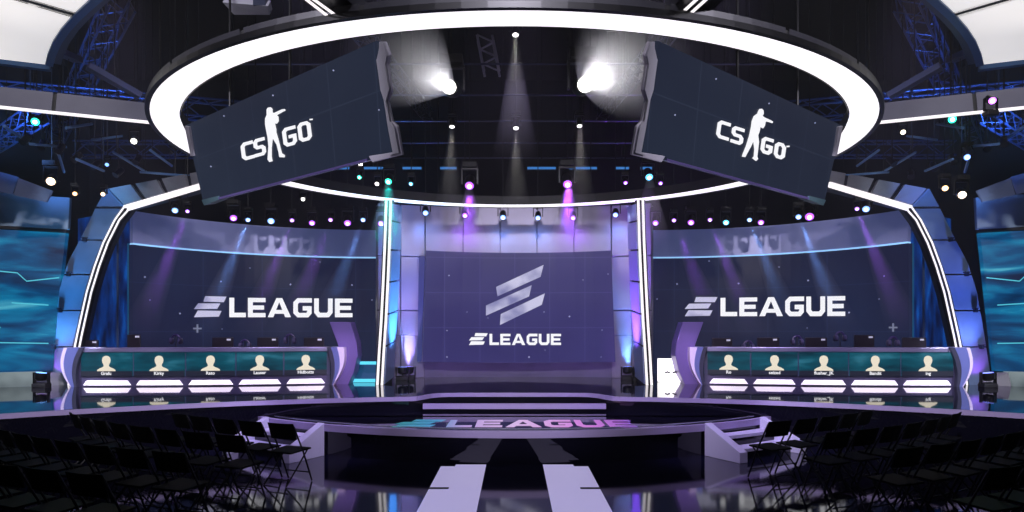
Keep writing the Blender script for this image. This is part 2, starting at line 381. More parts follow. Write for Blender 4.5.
# centre screen: main face and recessed wings
def centre_screen():
    t = thing('centre_screen', (0, 17.9, 1.2), 'large violet centre screen with three slanted bars', 'screen')
    ys = 17.9
    def row(py_l, py_m, px0, px1, n=10):
        out = []
        for i in range(n+1):
            f = i/n; e = (2*f-1)**2
            Y = 18.1-.25*e
            out.append(P(px0+(px1-px0)*f, py_m+(py_l-py_m)*e, Y))
        return out
    top = row(250.5, 252.8, 426, 611); bot = row(362, 362.6, 422.5, 615.5)
    mb = MB(); off = Vector((0, .12, 0))
    mb.quads(top, bot); mb.quads([p+off for p in bot], [p+off for p in top]); mb.quads(bot, [p+off for p in bot]); mb.quads([p+off for p in top], top)
    mb.add([top[0], bot[0], bot[0]+off, top[0]+off], [(0, 1, 2, 3)]); mb.add([top[-1], top[-1]+off, bot[-1]+off, bot[-1]], [(0, 1, 2, 3)])
    mb.build('display', scr_mid, t)
    wm = mat('wing_blue', (20, 22, 60), emit=(46, 46, 104), strength=.8, rough=.4)
    for s in (-1, 1):
        q = [P(CX+s*(517-426-1.5), 256, 18.1), P(CX+s*(517-421.5), 256, 18.1), P(CX+s*(517-419.5), 361.5, 18.1), P(CX+s*(517-424), 361.5, 18.1)]
        MB().slab(q, (0, .1, 0)).build('side_wing', wm, t)
    def curve_y(px): f = (px-426)/185; return 18.1-.25*(2*f-1)**2-.014
    bars = [[(300, 185), (487, 98), (475, 145), (305, 222)], [(260, 258), (440, 178), (430, 222), (260, 298)], [(318, 292), (492, 210), (480, 255), (315, 335)]]
    def silv(nt):
        tc = N(nt, 'ShaderNodeTexCoord'); n = N(nt, 'ShaderNodeTexNoise'); n.inputs['Scale'].default_value = 1.6; nt.links.new(tc.outputs['Object'], n.inputs['Vector'])
        return ramp(nt, n.outputs['Fac'], [(.35, (125, 125, 175)), (.6, (200, 198, 228))])
    sm = emis_nodes('silver_graphic', silv)
    px = lambda x, y: (420+x/3.94, 240+y/3.94)
    put_polys([[px(*v) for v in b] for b in bars], lambda x, y: P(x, y, curve_y(x)), 'slanted_bars_graphic', sm, t)
    polys, nm, wl = wordmark(); sc_ = (561-489.5)/(wl-.08)
    put_polys(polys, lambda u, v: P(489.5+(u-.08)*sc_, 345-v*11.2, curve_y(489.5+(u-.08)*sc_)), 'wordmark_graphic', white_text, t)
    return t
ct = centre_screen()
def sparkles(pts, fn, parent, r=.9, name='star_graphic'):
    mb = MB()
    for x, y, k in pts:
        mb.slab([fn(x-k*r, y), fn(x, y-k*r), fn(x+k*r, y), fn(x, y+k*r)], (0, -.006, 0))
    return mb.build(name, mat('star_glow', (0, 0, 0), emit=(170, 175, 215), strength=.9), parent)
sparkles([(449, 275.5, .9), (608, 274, .7), (467, 312, .6), (544, 312, .7), (569.5, 316.5, 1.1), (447, 330.5, .8), (447, 357, .9), (529, 357, 1.1), (602, 330, .7), (583, 280, .6), (545, 350, .6), (601, 357, .6), (488, 318, .6)], lambda x, y: P(x, y, 17.83), ct)

# ------------------------------------------------------------------ curved screens behind the player desks, with silver header
def side_screen(s):
    side = 'left' if s < 0 else 'right'
    ext = 0 if s < 0 else .3
    A, B, C = (-9.22, 16.9), (-7.13, 19.3), (-3.70, 20.25)
    c = circle3(A, B, C); c2 = (c[0]*(-s), c[1], c[2])
    cc = (c[0] if s < 0 else -c[0], c[1], c[2])
    def ang(p): return math.atan2(p[0]-c[0], p[1]-c[1])
    a0, a1 = ang(A)-ext/c[2], ang(C)
    def path(r, n=28, x=0): return [((c[0]+r*math.sin(a0-x+(a1-a0+2*x)*i/n))*(-s), c[1]+r*math.cos(a0-x+(a1-a0+2*x)*i/n)) for i in range(n+1)]
    t = thing('curved_screen', (s*7, 19, ZU), 'curved dark screen with white wordmark behind the %s player desk' % side, 'screen', 'curved screens behind the desks')
    MB().plan(path(c[2])+path(c[2]+.15)[::-1], ZU, 4.115).build('display', scr_side, t)
    e = MB().plan(path(c[2]-.03)+path(c[2]+.1)[::-1], 4.115, 4.15).build('glowing_edge', mat('ice_blue_edge', (120, 180, 220), emit=(150, 200, 245), strength=1.0), t)
    hd = thing('screen_header', (s*7, 19, 4.15), 'frosted silver header band above the %s curved screen' % side, 'header panel', 'silver header bands')
    hm = mat('frosted_header', (160, 160, 195), rough=.3, metal=.2, noise=.3, nscale=1.2, emit=(66, 78, 128), strength=.5)  # weak glow put into the panel colour to brighten the header
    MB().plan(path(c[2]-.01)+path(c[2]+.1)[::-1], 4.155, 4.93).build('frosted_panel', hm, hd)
    # wordmark and stars on the display
    def on(px, py, d=.012):
        tt = ray_circle(px, (cc[0], cc[1], cc[2]-d)); return P(px, py, tt)
    polys, nm, wl = wordmark()
    x0, x1, yb0, yb1, h0, h1 = (229.5, 352.5, 317.2, 317.2, 19.5, 18.5) if s < 0 else (720.5, 845, 316.2, 316.0, 18.3, 20)
    def f(u, v):
        g = (u-.08)/(wl-.08); return on(x0+(x1-x0)*g, yb0+(yb1-yb0)*g-v*(h0+(h1-h0)*g))
    put_polys(polys[:nm], f, 'bars_graphic', MATS['silver_graphic'], t)
    put_polys(polys[nm:], f, 'wordmark_graphic', white_text, t)
    cx, cy = (197.5, 328.5) if s < 0 else (893, 327.5)
    put_polys([[(cx-4.2, cy-.8), (cx+4.2, cy-.8), (cx+4.2, cy+.8), (cx-4.2, cy+.8)], [(cx-.8, cy-4.2), (cx+.8, cy-4.2), (cx+.8, cy+4.2), (cx-.8, cy+4.2)]], on, 'plus_graphic', mat('grey_graphic', (0, 0, 0), emit=(120, 125, 150), strength=.9), t)
    st_ = [(145, 277, 1), (221, 281.5, 1.1), (290.5, 284.5, 1.1), (352, 285, 1), (180, 313.5, 1.1), (222, 329, .6), (320, 262, .7), (150, 300, .7), (372, 300, .7), (250, 268, .7)]
    if s > 0: st_ = [(1029-x, y-1, k) for x, y, k in st_]
    sparkles(st_, on, t)
    # deep blue streaked wall strip outside the screen
    bw = thing('blue_backdrop', (s*10.2, 17.6, ZU), 'deep blue streaked wall strip outside the %s curved screen' % side, 'wall panel', 'blue wall strips')
    MB().plan([(s*(9.42+ext), 17.1), (s*11.6, 18.6), (s*11.6, 18.75), (s*(9.42+ext), 17.25)], ZU, 5.0).build('streaked_panel', blue_m, bw)
    MB().box((s*(9.36+ext), 16.98, 2.5), (.035, .05, 3.3)).build('cyan_edge', mat('cyan_edge', (0, 40, 60), emit=(20, 80, 120), strength=.7), bw)
    MB().box((s*(9.75+ext), 17.2, 2.75), (.04, .04, 3.5)).build('hanging_cable', mat('grey_cable', (70, 90, 120), rough=.5), bw)
side_screen(-1); side_screen(1)

# ------------------------------------------------------------------ tall central columns
def column(s):
    side = 'left' if s < 0 else 'right'
    t = thing('light_column', (s*3.0, 16, ZU), 'tall leaning column with twin white tubes, %s of centre' % side, 'column', 'columns with twin tubes')
    m = lambda px: px if s < 0 else 1029-px
    ctr = [(388.5, 199.5), (387.3, 240), (385.6, 280), (383.6, 320), (381.3, 355), (379.6, 386)]
    Y = 16.0
    for k in (-1, 1):
        MB().sweep([P(m(x+2.3*k), y, Y) for x, y in ctr], [(-.027, -.008), (.027, -.008), (.027, .008), (-.027, .008)], up=(0, 1, 0)).build('light_tube', led, t)
    MB().sweep([P(m(x), y, Y)+Vector((0, .08, 0)) for x, y in ctr], [(-.11, -.05), (.11, -.05), (.11, .05), (-.11, .05)], up=(0, 1, 0)).build('tube_housing', mat('dark_housing', (12, 11, 14), rough=.7, spec=.2), t)
    # side panels seen behind the tubes
    seam = [203, 221, 250, 282, 314, 346, 385]
    import bisect
    def cxy(y):
        for (x0, y0), (x1, y1) in zip(ctr, ctr[1:]):
            if y <= y1: return x0+(x1-x0)*(y-y0)/(y1-y0)
        return ctr[-1][0]
    for y0, y1 in zip(seam, seam[1:]):
        q = []
        for y in (y0+.9, y1-.9):
            a = P(m(cxy(y)+5.0), y, Y+.02); q.append([a, Vector((a.x-s*.04, Y+1.0, a.z+.10))])
        poly = [q[0][0], q[0][1], q[1][1], q[1][0]]
        MB().slab(poly, (s*.08, 0, 0)).build('side_panel', mat('pale_blue_panel', (150, 165, 200), rough=.35, metal=.2, noise=.12, nscale=4), t)
    a = P(m(cxy(203)+4.4), 203, Y+.02); b = P(m(cxy(385)+4.4), 385, Y+.02)
    MB().slab([a, Vector((a.x-s*.02, Y+.95, a.z)), Vector((b.x-s*.02, Y+.95, ZU)), b], (s*.06, 0, 0)).build('inner_rib', black, t)
column(-1); column(1)

# ------------------------------------------------------------------ outer arches
def arch(s):
    side = 'left' if s < 0 else 'right'
    t = thing('stage_arch', (s*9.9, 16.0, ZU), 'tall bent arch of blue-grey panels with twin tubes, far %s' % side, 'arch', 'bent outer arches')
    m = lambda px: px if s < 0 else 1035.5-px
    Y = 16.0
    outer = [(44, 386.5), (46.5, 365), (51.5, 333), (58.5, 292), (68, 262), (81, 238), (96, 207), (106, 189)]
    inner = [(66, 386.5), (69, 365), (74.7, 336), (84.5, 292), (92.5, 266), (101, 243), (112.5, 220), (122.5, 206.5)]
    def Q(p, dy=0): return P(m(p[0]), p[1], Y)+Vector((0, dy, 0))
    def at(line, y):
        for (x0, y0), (x1, y1) in zip(line, line[1:]):
            if y1 <= y <= y0: return (x0+(x1-x0)*(y0-y)/(y0-y1), y)
        return line[-1]
    seams = [386.5, 347, 310.5, 274.5, 240, 208]
    for i, (ya, yb) in enumerate(zip(seams, seams[1:])):
        ys = [ya-.7]+[ya-(ya-yb)*k/4 for k in (1, 2, 3)]+[yb+.7]
        lo = [Q(at(outer, y)) for y in ys]; ri = [Q(at(inner, y)) for y in ys]
        MB().slab(lo+ri[::-1], (0, .12, 0)).build('arch_panel', blue_panel, t)
    Y2 = 14.2
    A0, A1 = Q((106, 189)), Q((122.5, 206.5))
    E0, E1 = P(m(205), 170.5, Y2), P(m(205), 184.0, Y2)
    fr = [(0, .27), (.29, .54), (.56, .81), (.83, 1.0)]
    MB().slab([Q(at(outer, 206.5)), Q((106, 189)), A0+(E0-A0)*.02, A1+(E1-A1)*.02, A1], (0, .12, 0)).build('corner_panel', blue_panel, t)
    for a, b in fr:
        MB().slab([A0+(E0-A0)*(a+.03), A0+(E0-A0)*b, A1+(E1-A1)*b, A1+(E1-A1)*(a+.03)], (0, .12, 0)).build('arch_panel', mat('pale_fascia', (150, 150, 158), rough=.4, metal=.2, noise=.1), t)
    back = [Q(p, .13) for p in outer]+[E0+Vector((0, .13, 0)), E1+Vector((0, .13, 0))]+[Q(p, .13) for p in inner[::-1]]
    MB().slab(back, (0, .45, 0)).build('arch_body', mat('arch_body', (22, 26, 40), rough=.5), t)
    led_path = [(x+4.6, y) for x, y in inner]
    led_path[-1] = (126, 208.5)
    for k in (-1, 1):
        pts = [Q((x+2.3*k, y), -.005) for x, y in led_path[:-1]]+[Q((126+2.3*k, 208.8+1.2*k), -.005)]
        MB().sweep(pts, [(-.019, -.006), (.019, -.006), (.019, .006), (-.019, .006)], up=(0, 1, 0)).build('light_tube', led, t)
        MB().sweep([Q((127+1.9*k, 208.3+1.3*k), -.03), P(m(206), 184.6+1.3*k, Y2)], [(-.026, -.03), (.026, -.03), (.026, .03), (-.026, .03)], up=(0, 1, 0)).build('light_tube', led, t)
    MB().sweep([Q((x, y), .06) for x, y in led_path[:-1]]+[Q((126, 208.8), .06)], [(-.085, -.05), (.085, -.05), (.085, .05), (-.085, .05)], up=(0, 1, 0)).build('tube_housing', MATS['dark_housing'], t)
    for y, x in ((240, 6), (274.5, 6), (310.5, 6), (347, 6)):
        clamp = MB(); p = Q((at(outer, y)[0]+x, y), -.05); clamp.box(p, (.05, .1, .09)); clamp.box(p+Vector((0, 0, .05)), (.12, .08, .02)); clamp.build('panel_clamp', steel, t)
arch(-1); arch(1)

# ------------------------------------------------------------------ ceiling ring
RC, RO, RI, RZ, RT = 11.65, 5.385, 5.032, 2.1+.2486*11.65, .008
def rp(r, a, dz=0):
    y = RC+r*math.cos(a); return Vector((r*math.sin(a), y, RZ+RT*(y-RC)+dz))
ring = thing('ceiling_ring', (0, RC, RZ), 'huge glowing white ring hung over the stage', 'ring light')
n = 144; an = [2*PI*i/n for i in range(n)]
MB().sweep([rp((RO+RI)/2, a, .02) for a in an], [(-.176, -.02), (.176, -.02), (.176, .03), (-.176, .03)], closed=True).build('diffuser', led_ring, ring)
dark_f = mat('charcoal_fascia', (36, 36, 42), rough=.4, metal=.3, noise=.2, nscale=2)
for i in range(24):
    aa = [2*PI*(i+.02+.96*j/6)/24 for j in range(7)]
    MB().quads([rp(RO+.03, a, .0) for a in aa], [rp(RO+.04, a, .12) for a in aa]).build('fascia_panel', dark_f, ring)
MB().quads([rp(RO+.02, a, .02) for a in an], [rp(RO+.02, a, .11) for a in an], closed=True).build('fascia_backing', black, ring)
MB().sweep([rp(RO+.03, a, .02) for a in an], [(-.03, -.03), (.03, -.03), (.03, .03), (-.03, .03)], closed=True).build('outer_rim', blackmetal, ring)
MB().quads([rp(RI-.02, a, .0) for a in an], [rp(RI-.02, a, .2) for a in an], closed=True).build('inner_fascia', black, ring)
for a in (20, 70, 110, 160, 200, 250, 290, 340):
    a = math.radians(a); p = rp(5.3, a, .3); MB().tube([p, (p.x, p.y, 11.95)], .012, 6).build('suspension_cable', blackmetal, ring)

# straight light bars joining the ring
def light_bar(A, B, label, zh=.32, dirup=None, group='straight light bars joining the ring'):
    A, B = Vector(A), Vector(B); t = thing('light_bar', (A+B)/2, label, 'light bar', group)
    d = (B-A).normalized(); nrm = Vector((d.y, -d.x, 0)).normalized()
    if nrm.y > 0: nrm = -nrm
    up = Vector((0, 0, 1))
    for k in (-1, 1): MB().sweep([A+nrm*(.03+.022*(k+1)), B+nrm*(.03+.022*(k+1))], [(-.016, -.012), (.016, -.012), (.016, .012), (-.016, .012)]).build('light_tube', led, t)
    L = (B-A).length; m_ = max(2, int(L/1.1))
    for i in range(m_):
        a = A+d*(L*(i+.02)/m_); b = A+d*(L*(i+.98)/m_); o = up*.03
        MB().slab([a+o, b+o, b+up*zh-nrm*.12, a+up*zh-nrm*.12], -nrm*.05).build('fascia_panel', MATS['grey_fascia'], t)
    MB().slab([A+up*.025-nrm*.02, B+up*.025-nrm*.02, B+up*zh-nrm*.16, A+up*zh-nrm*.16], -nrm*.06).build('backing', black, t)
for s in (-1, 1):
    side = 'left' if s < 0 else 'right'
    light_bar((s*5.16, 9.93, 5.0), (s*8.4, 8.55, 5.0), 'white light bar running from the ring to the %s edge' % side)
# double bars towards the viewer
for s in (-1, 1):
    t = thing('twin_light_bar', (s*1.7, 5.4, 5.0), 'pair of white light bars rising from the ring toward the viewer, %s' % ('left' if s < 0 else 'right'), 'light bar', 'twin bars above the ring')
    for k in (0, 1):
        ends = [((342.5, 20.3), (314.5, 0)), ((334, 21), (307, 0))][k] if s < 0 else [((685, 18.5), (705.5, 0)), ((677, 17.5), (696, 0))][k]
        a = P(ends[0][0], ends[0][1], 6.62); zc = a.z; b0 = P(ends[1][0], ends[1][1], 1); Yb = 1/(b0.z-H)*(zc-H)
        b = P(ends[1][0], ends[1][1], Yb); d = b-a
        MB().sweep([a-d*.05, a+d*4], [(-.016, -.004), (.016, -.004), (.016, .004), (-.016, .004)]).build('light_tube', led, t)
    c0 = P(342 if s < 0 else 1029-342, 20, 6.62); d = b-a
    MB().slab([c0+Vector((-.2, 0, .06))-d*.1, c0+Vector((.2, 0, .06))-d*.1, c0+Vector((.2, 0, .06))+d*4, c0+Vector((-.2, 0, .06))+d*4], (0, 0, .3)).build('bar_housing', MATS['charcoal_fascia'], t)

# ------------------------------------------------------------------ hanging slanted screens
def hang(s):
    side = 'left' if s < 0 else 'right'
    m = lambda px: px if s < 0 else 1029-px+(5 if px > 300 else -1.5)
    BL, BR, TR = Vector((-4.0, 9.0, 3.71)), Vector((-1.11, 6.37, 3.69)), Vector((-1.22, 6.13, 4.61))
    if s > 0: BL, BR, TR = [Vector((-p.x, p.y, p.z)) for p in (BL, BR, TR)]
    nr = (BR-BL).cross(TR-BL).normalized()
    if nr.y > 0: nr = -nr                             # towards the seats
    def on(px, py, d=0.0):
        r = Vector(((px-CX)/F, 1, (CY-py)/F)); o = Vector((0, 0, H)); base = BL+nr*d
        return o+r*((base-o).dot(nr)/r.dot(nr))
    t = thing('hanging_screen', on(m(290), 125), 'slanted hanging screen with soldier logo under the ring, %s' % side, 'screen', 'hanging screens under the ring')
    c = [(185.5, 125.5), (375.5, 41), (393, 154), (203.5, 203.5)]
    MB().slab([on(m(x), y) for x, y in c], -nr*.06).build('display', scr_hang, t)
    back = [(205, 121), (345, 60), (356, 158), (222, 192)]
    MB().slab([on(m(x), y, -.065) for x, y in back], -nr*.18).build('rear_housing', black, t)
    fr = [(370, 125), (388, 125), (403, 165), (396, 195), (408, 270), (396, 305), (410, 365), (425, 380), (440, 466), (350, 489), (338, 470), (411, 458), (397, 385), (384, 300), (374, 270), (361, 180), (370, 165)]
    MB().slab([on(m(256+x/3.01), y/3.01, .025) for x, y in fr], -nr*.025).build('end_bracket', silver, t, bevel=.006)
    fr2 = [(375, 125), (383, 125), (394, 168), (388, 195), (400, 270), (390, 305), (402, 365), (416, 385), (430, 460), (400, 468), (411, 458), (397, 385), (384, 300), (374, 270), (363, 180)]
    MB().slab([on(m(256+x/3.01), y/3.01, .045) for x, y in fr2], -nr*.015).build('bracket_ridge', mat('pale_ridge', (205, 203, 215), rough=.35, metal=.3), t)
    MB().slab([on(m(x), y, .03) for x, y in ((201.5, 200), (217.5, 196), (218, 200), (204, 205.5))], -nr*.15).build('corner_bracket', mat('teal_grey_metal', (100, 130, 140), rough=.4, metal=.4), t)
    MB().slab([on(m(x), y, .03) for x, y in ((184.5, 126), (188.5, 127), (190.5, 141), (193, 156), (190.5, 156))], -nr*.15).build('corner_bracket', silver, t)
    MB().slab([on(m(x), y, .02) for x, y in ((218, 197.5), (367, 158.6), (367.5, 160.5), (218.5, 199.6))], -nr*.1).build('bottom_trim', mat('violet_trim', (120, 105, 170), rough=.3, metal=.5), t)
    # logo traced on the display
    k = 6.83
    if s < 0:
        o0 = (225, 95); u = Vector((.965, -.262)); v = Vector((-.13, -.99)); gl = {'C': ((118, 445), 62, 130), 'S': ((204, 428), 66, 132), 'G': ((400, 358), 76, 140), 'O': ((508, 322), 78, 142)}
        u = Vector((.965, -.262)); v = Vector((-.13, -.99)); gl = {'C': ((118, 452), 84, 122), 'S': ((204, 427), 78, 122), 'G': ((402, 359), 92, 130), 'O': ((507, 326), 88, 132)}
        fig = [(283, 100), (292, 86), (308, 84), (319, 96), (320, 120), (330, 124), (388, 98), (404, 96), (408, 106), (388, 116), (350, 138), (360, 150), (362, 178), (350, 196), (336, 194), (345, 232), (346, 256), (362, 310), (372, 352), (384, 398), (404, 412), (402, 426), (370, 424), (366, 396), (352, 340), (322, 290), (314, 360), (314, 420), (320, 452), (302, 458), (290, 440), (296, 350), (290, 290), (280, 240), (273, 200), (273, 160), (284, 136)]
        tm = (585, 168)
    else:
        o0 = (700, 95); u = Vector((.965, .262)); v = Vector((.13, -.99)); gl = {}
        u = Vector((.95, .30)); v = Vector((.14, -.99)); gl = {'C': ((112, 288), 88, 122), 'S': ((211, 322), 84, 116), 'G': ((414, 392), 80, 114), 'O': ((505, 424), 76, 110)}
        fig = [(402, 112), (410, 96), (424, 94), (435, 106), (436, 130), (428, 142), (440, 152), (488, 174), (500, 182), (496, 192), (478, 186), (450, 180), (444, 210), (432, 228), (414, 216), (408, 250), (398, 275), (404, 320), (398, 370), (392, 420), (398, 438), (384, 450), (362, 432), (372, 420), (376, 370), (368, 310), (350, 350), (328, 390), (310, 424), (292, 422), (296, 404), (318, 350), (340, 280), (354, 215), (358, 180), (372, 145), (396, 128)]
        tm = (604, 352)
    def G(ch, w_, h_):
        q = 22; e = 11.5; x0, x1, y0, y1 = e, w_-e, e, h_-e; c2 = 15; ym = h_/2
        if ch == 'C': return stroke([(w_, y1), (x0+c2, y1), (x0, y1-c2), (x0, y0+c2), (x0+c2, y0), (w_, y0)], q)
        if ch == 'S': return stroke([(w_, y1), (x0+12, y1), (x0, y1-12), (x0, ym+12), (x0+12, ym), (x1-12, ym), (x1, ym-12), (x1, y0+12), (x1-12, y0), (0, y0)], q)
        if ch == 'G': return stroke([(w_, y1), (x0+c2, y1), (x0, y1-c2), (x0, y0+c2), (x0+c2, y0), (x1-c2, y0), (x1, y0+c2), (x1, ym-2), (w_*.45, ym-2)], q)
        return stroke([(x0+c2, y1), (x0, y1-c2), (x0, y0+c2), (x0+c2, y0), (x1-c2, y0), (x1, y0+c2), (x1, y1-c2), (x1-c2, y1)], q, True)
    for ch, (org, w_, h_) in gl.items():
        mb = MB()
        for q in G(ch, w_, h_):
            pp = [Vector(org)+u*p.x+v*p.y for p in q]
            mb.slab([on(o0[0]+p.x/k, o0[1]+p.y/k, .012) for p in pp], -nr*.01)
        mb.build('letter_graphic', white_text, t)
    tmx, tmy = o0[0]+tm[0]/k, o0[1]+tm[1]/k
    MB().slab([on(x, y, .012) for x, y in ((tmx-1.2, tmy-.7), (tmx+1.2, tmy-.9), (tmx+1.2, tmy+.5), (tmx-1.2, tmy+.7))], -nr*.01).build('small_mark_graphic', white_text, t)
    mb = MB(); mb.slab([on(o0[0]+x/k, o0[1]+y/k, .012) for x, y in fig], -nr*.01); mb.build('soldier_graphic', white_text, t)
    stars = [(224, 116, 1), (273, 95.5, 1.1), (333.5, 70.5, 1.1), (379, 110, .9), (211, 166.5, 1)] if s < 0 else [(675, 115, 1.1), (716, 79, 1.1), (769, 103.5, 1.1), (815, 123, .9)]
    sparkles([(x, y, q) for x, y, q in stars], lambda x, y: on(x, y, .015), t, r=.8)
    for x, y in ((230, 106), (290, 80)):
        p = on(m(x), y, -.1); MB().tube([p-Vector((0, 0, .1)), (p.x, p.y, 11.95)], .015, 6).build('suspension_cable', blackmetal, t)
hang(-1); hang(1)

# ------------------------------------------------------------------ player desks
def names(s): return ['Grafu', 'Kirky', 'Rato', 'Lauser', 'Hidbotts'] if s < 0 else ['Ro', 'seized', 'flusher_JK', 'Bandit', 'ing']
def text_mesh(txt, size):
    c = bpy.data.curves.new('t', 'FONT'); c.body = txt; c.size = size; c.align_x = 'CENTER'; c.resolution_u = 2; c.offset = size*.025
    o = bpy.data.objects.new('t', c); col.objects.link(o); dg = bpy.context.evaluated_depsgraph_get()
    me = bpy.data.meshes.new_from_object(o.evaluated_get(dg)); bpy.data.objects.remove(o); bpy.data.curves.remove(c)
    vs = [v.co.copy() for v in me.vertices]; fs = [tuple(p.vertices) for p in me.polygons]; bpy.data.meshes.remove(me)
    return vs, fs
def desk(s):
    side = 'left' if s < 0 else 'right'
    dx = 0 if s < 0 else .12
    A, B, C = (-9.70, 15.48), (-6.95, 15.6), (-4.25, 16.1)
    if s > 0: A, B, C = (-9.82, 15.48), (-7.07, 15.6), (-4.37, 16.1)
    c = circle3(A, B, C)
    def ang(p): return math.atan2(p[0]-c[0], c[1]-p[1])
    a0, a1 = ang(A), ang(C)
    def pt(f, d=0, z=0):                              # f 0 outer end .. 1 inner end, d towards the back
        a = a0+(a1-a0)*f
        return Vector(((c[0]+(c[2]-d)*math.sin(a))*(-s), c[1]-(c[2]-d)*math.cos(a), z))
    mid = pt(.5)
    t = thing('player_desk', (mid.x, mid.y, ZU), 'curved %s player desk with five name displays on its front' % side, 'desk', 'player desks')
    n = 30; fr = [i/n for i in range(n+1)]
    ZT = 1.665
    def band(f0, f1, d0, d1, z0, z1, name, m_, parent=t, lean=0, k=8, b=0):
        fs = [f0+(f1-f0)*i/k for i in range(k+1)]
        return MB().prism([pt(f, d0, z0) for f in fs]+[pt(f, d1, z0) for f in fs[::-1]], [pt(f, d0+lean, z1) for f in fs]+[pt(f, d1, z1) for f in fs[::-1]]).build(name, m_, parent, bevel=b)
    gm = mat('desk_grey', (104, 100, 128), rough=.35, metal=.35)
    band(0, 1, .06, .16, ZU, 1.60, 'front_panel', mat('desk_front_grey', (92, 88, 116), rough=.35, metal=.3), k=24)
    band(0, 1, .0, .22, 1.565, ZT, 'top_rail', mat('top_rail_grey', (150, 146, 172), rough=.3, metal=.4), k=24, b=.01)
    band(0, 1, .22, 1.0, 1.44, 1.49, 'worktop', black, k=24)
    band(.01, .06, .3, .95, ZU, 1.44, 'pedestal', black, k=2); band(.94, .99, .3, .95, ZU, 1.44, 'pedestal', black, k=2)
    seams = []
    for px in (79.5, 132.5, 185, 235.5, 283.5, 327.5):
        if s > 0: px -= 5.3
        seams.append(min((k/2000 for k in range(2001)), key=lambda f: abs((pt(f).x*(-s)*-1)/pt(f).y*F*1+(CX-px) if False else (CX-abs(pt(f).x)/pt(f).y*F)-px)))
    for i in range(5):
        f0, f1 = seams[i]+.003, seams[i+1]-.003
        if s > 0: nm_ = names(s)[4-i]
        else: nm_ = names(s)[i]
        d = band(f0, f1, .03, .06, 1.03, 1.555, 'name_display', teal_m, lean=.0)
        band(f0, f1, .022, .032, 1.03, 1.145, 'name_band', band_m, d)
        fm = (f0+f1)/2
        def loc(x, z, dd=.012): return pt(fm+(x*(-s))/5.5*(1 if True else 1), dd, z)
        bust = [(-.205, 1.175), (-.195, 1.205), (-.15, 1.235), (-.085, 1.262), (-.055, 1.285), (-.06, 1.32), (-.085, 1.37), (-.093, 1.42), (-.08, 1.475), (-.045, 1.507), (0, 1.517), (.045, 1.507), (.08, 1.475), (.093, 1.42), (.085, 1.37), (.06, 1.32), (.055, 1.285), (.085, 1.262), (.15, 1.235), (.195, 1.205), (.205, 1.175)]
        MB().slab([loc(x, z-.03) for x, z in bust], (0, .01, 0)).build('portrait_graphic', cream_m, d)
        vs, fs = text_mesh(nm_, .10)
        MB().add([loc(v.x, 1.062+v.y, .010) for v in vs], fs).build('name_graphic', white_text, d)
        # glowing strip along the foot
        g0, g1 = f0+.008, f1-.008; ks = 6; cut = .014
        bot = [g0+(g1-g0)*j/ks for j in range(ks+1)]; top = [g0+cut+(g1-g0-2*cut)*j/ks for j in range(ks+1)]
        ring0 = [pt(f, .03, ZU+.03) for f in bot]+[pt(f, .03, ZU+.135) for f in top[::-1]]
        ring1 = [pt(f, .06, ZU+.03) for f in bot]+[pt(f, .06, ZU+.135) for f in top[::-1]]
        MB().prism(ring0, ring1).build('foot_light', strip_m, t)
    # bowed ends: a nested set of curved shells at each end
    def shell(px_in, px_out, zt, zb, depth, name, m_, Y0, bulge_in, bulge_out, n=12):
        mm = lambda px: px if s < 0 else 1029-px
        li, lo = [], []
        for k in range(n+1):
            f = k/n; e = math.sin(PI*min(1, (f*.92+.04)))
            z = zt+(zb-zt)*f
            xi = px_in[0]+(px_in[1]-px_in[0])*f+bulge_in*e; xo = px_out[0]+(px_out[1]-px_out[0])*f+bulge_out*e
            li.append(Vector(((mm(xi)-CX)/F*Y0, Y0, z))); lo.append(Vector(((mm(xo)-CX)/F*Y0, Y0, z)))
        if s > 0:
            for v_ in li+lo: v_.x += .12 if px_in[0] > 200 else .10
        return MB().slab(li+lo[::-1], (0, depth, 0)).build(name, m_, t, smooth=False)
    Yo, Yi = 15.45, 15.95
    mm_b = mat('end_shell_blue', (120, 130, 190), rough=.3, metal=.3); mm_w = mat('end_shell_white', (225, 210, 235), rough=.35)
    mm_d = mat('end_shell_grey', (84, 86, 104), rough=.3, metal=.5)
    shell((84, 77), (79.5, 75), 1.665, ZU, .9, 'end_panel', mm_d, Yo-.02, -4, -5)
    shell((79.3, 74.8), (68, 72), 1.665, ZU, .85, 'end_panel', mm_b, Yo+.02, -5, -6)
    shell((67.8, 71.8), (64.5, 71), 1.665, ZU, .8, 'end_panel', mm_w, Yo+.05, -6.2, -7)
    shell((326, 329), (330, 331), 1.665, ZU, .6, 'end_panel', mm_d, Yi-.02, 3.5, 4)
    shell((330.2, 331.2), (336, 331.8), 1.665, ZU, .55, 'end_panel', mm_b, Yi+.02, 4.2, 5.5)
    shell((336.2, 332), (343.5, 332.5), 1.66, ZU, .5, 'end_panel', mm_w, Yi+.04, 5.6, 5)
    fin = [(329.5, 322), (338, 345), (342, 362), (338, 374), (332.5, 384.6), (348, 384.6), (353.5, 373), (357.5, 356), (356.5, 343), (350, 322)]
    mmx = lambda px: (px if s < 0 else 1029-px+4)
    MB().slab([P(mmx(x), y, Yi+.25) for x, y in fin], (0, .5, 0)).build('curved_fin', mat('fin_purple', (120, 100, 165), rough=.4, metal=.3), t, bevel=.01)
    # computers on the desk
    mons = {-1: [(90, 17, 340), (134, 13, 334.5), (223, 21, 337.5), (268, 21, 337.5), (314, 20, 337.5)], 1: [(722, 20, 338), (768, 22, 337.5), (816, 22, 337.5), (864, 20, 335), (914, 24, 337.5)]}[s]
    words = ['outermost', 'second from the outer end', 'middle', 'second from the inner end', 'innermost']
    order = words if s < 0 else words[::-1]
